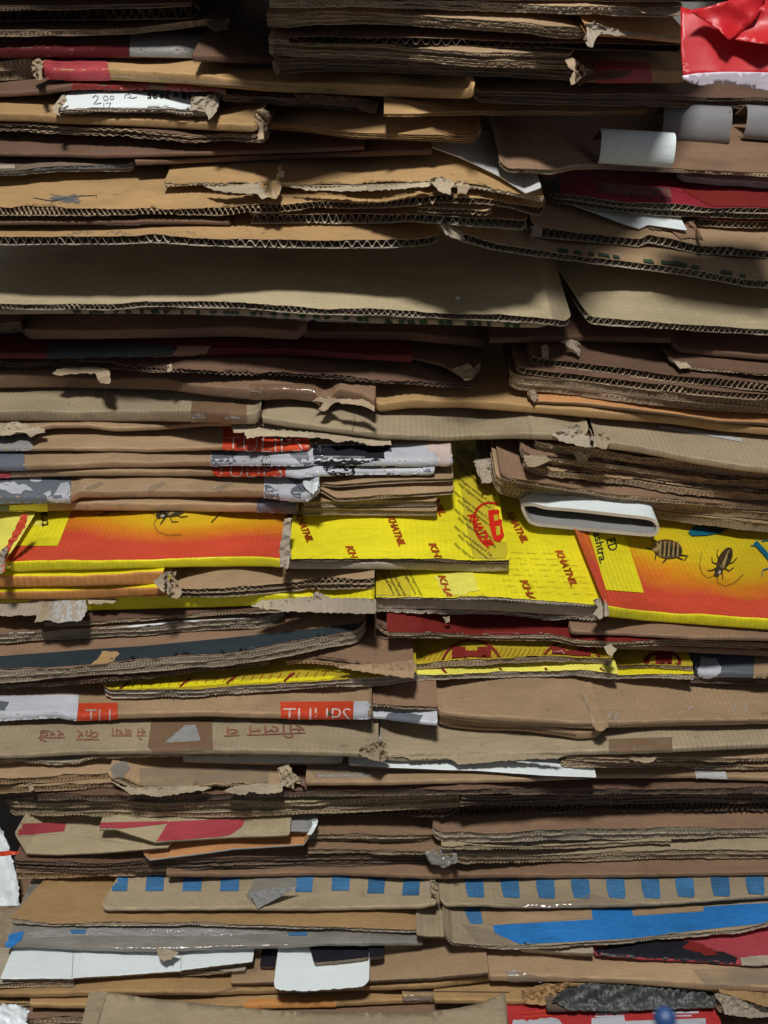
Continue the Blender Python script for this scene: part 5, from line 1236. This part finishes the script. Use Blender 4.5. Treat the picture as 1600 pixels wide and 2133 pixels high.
bent_strip('dull grey white board fold behind the bright one, upper right', 1382, 1524, 222, 292, 'rollgrey', dg_ - .002, .05)
bent_strip('grey board fold cut by the right picture border', 1556, 1680, 224, 286, 'rollgrey', dg_ + .01, .08)

s = S('thin dark plies in the shade at the left border, above the scribbled carton', [(-150, 368), (30, 368), (120, 358), (272, 358), (278, 348)], 14, 'edged', 'cut', n=2, per=9, gap=18, lmat='wgrey')
decal(s, [(-60, 345), (30, 344), (32, 352), (-60, 353)], 'greyer')
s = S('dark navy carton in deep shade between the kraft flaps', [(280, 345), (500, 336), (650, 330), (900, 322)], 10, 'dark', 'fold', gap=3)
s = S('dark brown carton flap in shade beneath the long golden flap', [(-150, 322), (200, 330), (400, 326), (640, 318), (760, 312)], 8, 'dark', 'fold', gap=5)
# --- golden long flaps
s = S('golden kraft flap pointing right with a torn open end', [(552, 270), (640, 276), (740, 290), (880, 294), (990, 300), (1003, 290), (1003, 272)], 15, 'gold', 'cut', n=3, per=30, gap=30, lmat='gold', rr=6, win=36, jag=.5)
decal(s, [(916, 270), (1000, 274), (998, 288), (930, 282)], 'orpatch', rag=1, name='torn_face')
s = S('thin ragged plies beneath the golden fold at the left', [(-150, 270), (60, 276), (130, 280), (200, 284), (260, 286), (395, 298), (480, 294), (552, 298), (556, 280)], 15, 'dark', 'cut', n=3, per=20, gap=20, lmat='edge', jag=3, win=36)
s = S('golden kraft fold at the left reaching to the rolled corner', [(-150, 252), (60, 253), (130, 258), (260, 262), (400, 270), (530, 276), (546, 262)], 15, 'gold', 'fold', gap=4, rr=8, win=36)
scrap(s, [(530, 232), (545, 224), (560, 232), (566, 244), (552, 250), (556, 266), (550, 290), (536, 292), (540, 262), (528, 246)], 'edge', relief=.010, off=.005, grid=5, label='rolled up corner')
# --- small label carton
s = S('small carton carrying the white handwritten label', [(108, 236), (118, 243), (200, 240), (350, 242), (380, 248), (436, 248), (454, 228)], 13, 'greyer', 'cut', n=2, per=9, gap=9, lmat='edgeg', jag=2, rl=8, rr=8, win=36, L=.12)
s_lb = s
decal(s, [(116, 228), (150, 188), (400, 192), (408, 202), (394, 231)], 'white', label='white label')
lettering(s, '18 x 34.25', 352, 202, 13, 181, 'blackink', wid=90, bold=.03)
multi(s, [('l', [(193, 206), (200, 201), (206, 205), (202, 212), (195, 220), (212, 217)], 1.3), ('l', ell(221, 207, 5, 5, n=9) + [(226, 207)], 1.1), ('l', ell(234, 206, 4, 4, n=9) + [(238, 206)], 1.1), ('l', [(260, 208), (262, 200), (270, 198), (274, 203), (266, 206), (276, 207), (286, 205)], 1.3), ('l', [(217, 217), (217, 226)], 1.3), ('l', [(222, 218), (232, 216), (228, 227)], 1.3)], 'pen', 'handwriting')
scrap(s, [(398, 204), (430, 200), (448, 196), (456, 216), (448, 236), (436, 248), (428, 232), (400, 230)], 'greyer', relief=.006, off=.003, grid=6)
scrap(s, [(110, 224), (128, 206), (136, 200), (140, 208), (122, 228), (124, 240), (112, 236)], 'torn', relief=.005, off=.003, grid=5)
# --- folded loops at right top are built further on
s = S('torn brown plies with a ragged reddish end in the shade, top center', [(460, 212), (600, 222), (700, 228), (788, 236), (792, 222)], 18, 'dark', 'cut', n=2, per=10, gap=3, lmat='edged', jag=4)
scrap(s, [(610, 196), (700, 200), (760, 205), (790, 216), (784, 236), (760, 232), (740, 222), (700, 220), (640, 214)], 'brown', relief=.008, off=.004, grid=8)
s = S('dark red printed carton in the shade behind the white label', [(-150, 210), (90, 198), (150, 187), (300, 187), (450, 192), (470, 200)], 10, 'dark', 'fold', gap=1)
decal(s, [(150, 168), (310, 170), (310, 196), (150, 196)], 'dred'); decal(s, [(348, 172), (450, 176), (450, 198), (348, 196)], 'dred')
s = S('dark carton with a thin golden lower edge, upper right in shade', [(800, 244), (900, 242), (1000, 240), (1200, 240), (1345, 238), (1358, 224)], 7, 'gold', 'cut', n=1, per=9, gap=30, lmat='gold', L=.10)
s = S('bundle of dark plies at the upper right beneath the red plastic', [(988, 205), (1000, 215), (1150, 218), (1300, 220), (1500, 226), (1750, 232)], 24, 'dark', 'cut', n=3, per=9, gap=62, lmat='edged', rl=8)
s = S('long golden kraft box with a red printed left end, top left', [(82, 158), (100, 166), (230, 166), (380, 174), (550, 190), (750, 198), (900, 204), (985, 206), (990, 190)], 22, 'gold', 'fold', gap=4, rl=8, win=36)
decal(s, [(84, 110), (220, 115), (232, 163), (232, 167), (90, 167)], 'pinkred')
decal(s, [(232, 155), (550, 178), (700, 186), (700, 189), (550, 182), (232, 158)], 'edge', rag=.3, name='rubbed_edge')
scrap(s, [(66, 128), (82, 120), (90, 130), (86, 150), (90, 164), (76, 168), (66, 150)], 'edge', relief=.008, off=.004, grid=5)
s = S('thin grey brown plies at the left border beside the red printed box end', [(-150, 168), (0, 166), (68, 162)], 36, 'dark', 'cut', n=2, per=10, gap=2, lmat='edge')
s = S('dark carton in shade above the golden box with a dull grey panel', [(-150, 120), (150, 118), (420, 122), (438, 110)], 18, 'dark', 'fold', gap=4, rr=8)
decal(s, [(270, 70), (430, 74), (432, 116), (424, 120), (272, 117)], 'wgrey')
decal(s, [(-60, 84), (268, 88), (270, 118), (-60, 120)], 'shadered')  # red print darkened for the shade at the top left
scrap(s, [(424, 80), (446, 86), (444, 110), (430, 124), (418, 112)], 'edged', relief=.008, off=.003, grid=6)
# --- upper right
s = S('added dark carton to blacken the gap at the top, left of the layered plies', [(400, 128), (470, 130), (600, 134)], 14, 'dark', 'fold', gap=2)  # filler sheet; its dark colour stands for the shade in the gap
s = S('red and kraft printed carton end under the torn knot, upper right', [(1195, 170), (1260, 172), (1420, 172), (1440, 166)], 24, 'gold', 'fold', gap=5)
decal(s, [(1235, 128), (1352, 132), (1358, 160), (1356, 172), (1240, 172)], 'pinkred')
scrap(s, [(1200, 150), (1240, 146), (1318, 146), (1312, 156), (1280, 164), (1230, 168), (1205, 178), (1196, 166)], 'brown', relief=.006, off=.004, grid=6)
s = S('darker layered plies in the upper center, directly below the pale ones', [(568, 140), (580, 152), (650, 148), (800, 150), (1000, 158), (1100, 162), (1192, 168)], 26, 'brown', 'cut', n=3, per=8, gap=12, lmat='edged', rl=6)
scrap(s, [(566, 128), (580, 132), (584, 146), (578, 154), (570, 144)], 'edge', relief=.004, off=.003, grid=5)
s = S('pale layered plies with a beaded lower edge, upper center', [(558, 112), (640, 118), (800, 122), (940, 134), (1000, 138), (1190, 142), (1196, 126)], 30, 'tan', 'cut', n=4, per=8, gap=3, lmat='edge', jag=1.5)
scrap(s, [(1178, 124), (1192, 120), (1206, 130), (1222, 142), (1236, 150), (1216, 158), (1200, 172), (1190, 176), (1186, 164), (1196, 150), (1184, 140)], 'edge', relief=.010, off=.006, grid=5, label='torn knot of liner')
# dark open carton behind
s = S('dark corrugated carton sunk in the black gap, upper right', [(600, 90), (900, 94), (1100, 100), (1418, 108)], 14, 'dark', 'cut', n=1, per=20, gap=0, lmat='edged')
s = S('layered plies at the top with a beaded lower edge, left of the pale knot', [(554, 54), (600, 56), (650, 50), (760, 50), (900, 56), (1050, 66), (1160, 78), (1215, 82), (1226, 66)], 24, 'tan', 'cut', n=3, per=8, gap=30, lmat='edge', jag=1.5, win=36)
s = S('orange kraft carton pinched beneath the pale knot, top right', [(1225, 74), (1300, 78), (1418, 90), (1440, 90)], 12, 'orpatch', 'fold', gap=5)
stroke(s, [(1240, 66), (1320, 70), (1418, 80)], 3, 'edge', 'crease')
scrap(s, [(1216, 50), (1240, 44), (1262, 56), (1290, 62), (1330, 72), (1280, 74), (1250, 70), (1240, 84), (1234, 98), (1222, 96), (1216, 80), (1224, 66)], 'greyer', relief=.010, off=.008, grid=6, label='pale torn knot of liner')
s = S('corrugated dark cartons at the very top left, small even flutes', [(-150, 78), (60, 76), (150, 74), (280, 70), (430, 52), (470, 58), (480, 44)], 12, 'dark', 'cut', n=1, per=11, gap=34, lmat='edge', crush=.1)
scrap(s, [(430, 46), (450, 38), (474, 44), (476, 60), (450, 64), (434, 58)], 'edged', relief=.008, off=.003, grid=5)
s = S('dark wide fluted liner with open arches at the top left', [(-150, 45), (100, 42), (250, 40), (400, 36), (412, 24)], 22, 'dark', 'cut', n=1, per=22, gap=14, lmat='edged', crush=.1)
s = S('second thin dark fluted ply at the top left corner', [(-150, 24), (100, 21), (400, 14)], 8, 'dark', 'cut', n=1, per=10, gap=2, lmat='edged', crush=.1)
s = S('greenish worn plies cut by the top picture border', [(560, 18), (700, 14), (800, 18), (1000, 22), (1200, 30), (1400, 36), (1424, 30)], 18, 'tan', 'cut', n=2, per=8, gap=16, lmat='greyer', jag=3)
scrap(s, [(1320, 14), (1360, 18), (1420, 14), (1418, 32), (1380, 30), (1340, 26)], 'edge', relief=.006, off=.003, grid=6)
# cartons above the picture, unseen, added to jut out and shade the top
S('unseen kraft cartons above the picture, left, jutting out to shade the top', [(-150, -22), (560, -26)], 26, 'dark', 'cut', n=2, per=12, gap=66, L=.3, lmat='edged')
S('kraft cartons continuing above the picture, right', [(500, -6), (1000, 0), (1750, 6)], 24, 'tan', 'cut', n=2, per=12, gap=8, L=.3)
S('unseen topmost kraft carton jutting forward to shade the top of the pile', [(-160, -60), (1000, -70), (1740, -70)], 30, 'brown', 'cut', n=1, per=16, gap=16, L=.4)

# ================================================================== things that are not flat cartons

# red plastic bag, top right
org = at(np.array(1510.), np.array(100.), np.array(1.2))
dt = .90
bag = thing('red plastic bag hanging into the upper right corner with a pale inner rim', 'plastic bag', org, 'plastic_bag', None)
scrap(None, [(1418, 14), (1440, 20), (1500, 10), (1560, -20), (1700, -30), (1700, 168), (1600, 157), (1540, 155), (1490, 156), (1424, 160), (1419, 110)], 'bag', relief=.004, clampd=False, off=0, grid=14, name='bag_skin', thick=.0008, rag=.1, parent=bag, origin=org, dabs=[(-30, dt), (190, dt)], freq=.10, jit=0, smooth=True)
scrap(None, [(1530, 82), (1560, 50), (1590, 10), (1700, -20), (1700, 84), (1600, 92)], 'bag', relief=.010, clampd=False, off=0, grid=10, name='bag_fold', thick=.0008, rag=.5, parent=bag, origin=org, dabs=[(-30, dt - .014), (190, dt - .02)], freq=.18, jit=0, smooth=True)
scrap(None, [(1440, 24), (1500, 6), (1600, -20), (1590, 20), (1560, 54), (1520, 84), (1500, 64)], 'bag', relief=.010, clampd=False, off=0, grid=10, name='bag_fold', thick=.0008, rag=.5, parent=bag, origin=org, dabs=[(-30, dt - .02), (190, dt - .016)], freq=.18, jit=0, smooth=True)
scrap(None, [(1421, 158), (1450, 153), (1500, 150), (1560, 150), (1620, 152), (1700, 160), (1700, 212), (1600, 192), (1540, 178), (1500, 172), (1468, 180), (1440, 174), (1424, 166)], 'bagin', relief=.001, clampd=False, off=0, grid=10, name='bag_rim', thick=.0008, rag=.1, parent=bag, origin=org, dabs=[(150, dt - .002), (212, dt + .012)], freq=.18, jit=0, smooth=True)

# blue ball on the red carton
db = float(support([1385], [2130])[0]) - .012
c = at(np.array(1385.), np.array(2122.), np.array(db))
import bmesh
bm = bmesh.new(); bmesh.ops.create_uvsphere(bm, u_segments=20, v_segments=12, radius=24 * db / F)
for v in bm.verts: v.co.z *= 1.05
me = bpy.data.meshes.new('bottle_cap'); bm.to_mesh(me); bm.free()
for p in me.polygons: p.use_smooth = True
me.materials.append(M['ball']); o = bpy.data.objects.new('ball', me); COL.objects.link(o); o.location = c
o['label'] = 'small dark blue plastic ball on the red carton at the bottom edge'; o['category'] = 'ball'
# white sack beside the pile at the lower left
dd0 = float(np.nanmin([support([x], [y])[0] for x in (0, 30, 60) for y in (2100, 2120)])) if False else 1.06
org = at(np.array(-20.), np.array(1950.), np.array(1.2))
sk = thing('crumpled white plastic sack bulging out at the lower left, beside the pile', 'sack', org, 'plastic_sack', None)
scrap(None, [(-90, 2088), (10, 2090), (48, 2096), (62, 2108), (54, 2124), (64, 2150), (40, 2190), (-90, 2190)], 'sack', relief=.010, off=0, grid=9, name='sack_corner', thick=.001, rag=2, parent=sk, origin=org, dabs=[(2080, dd0), (2190, dd0 - .03)], clampd=False, smooth=True)
scrap(None, [(-120, 1640), (-10, 1700), (18, 1760), (40, 1850), (40, 2000), (40, 2110), (-120, 2110)], 'sack', relief=.006, off=0, grid=16, name='sack_side', thick=.001, rag=2, parent=sk, origin=org, dabs=[(1640, 1.30), (2110, 1.20)], clampd=False, smooth=True, freq=.6)
scrap(None, [(-90, 1782), (20, 1772), (40, 1775), (38, 1779), (10, 1783), (-90, 1792)], 'tulip', relief=.002, off=0, grid=9, name='red_string', thick=.001, rag=.3, parent=sk, origin=org, dabs=[(1770, 1.10), (1792, 1.10)], clampd=False)
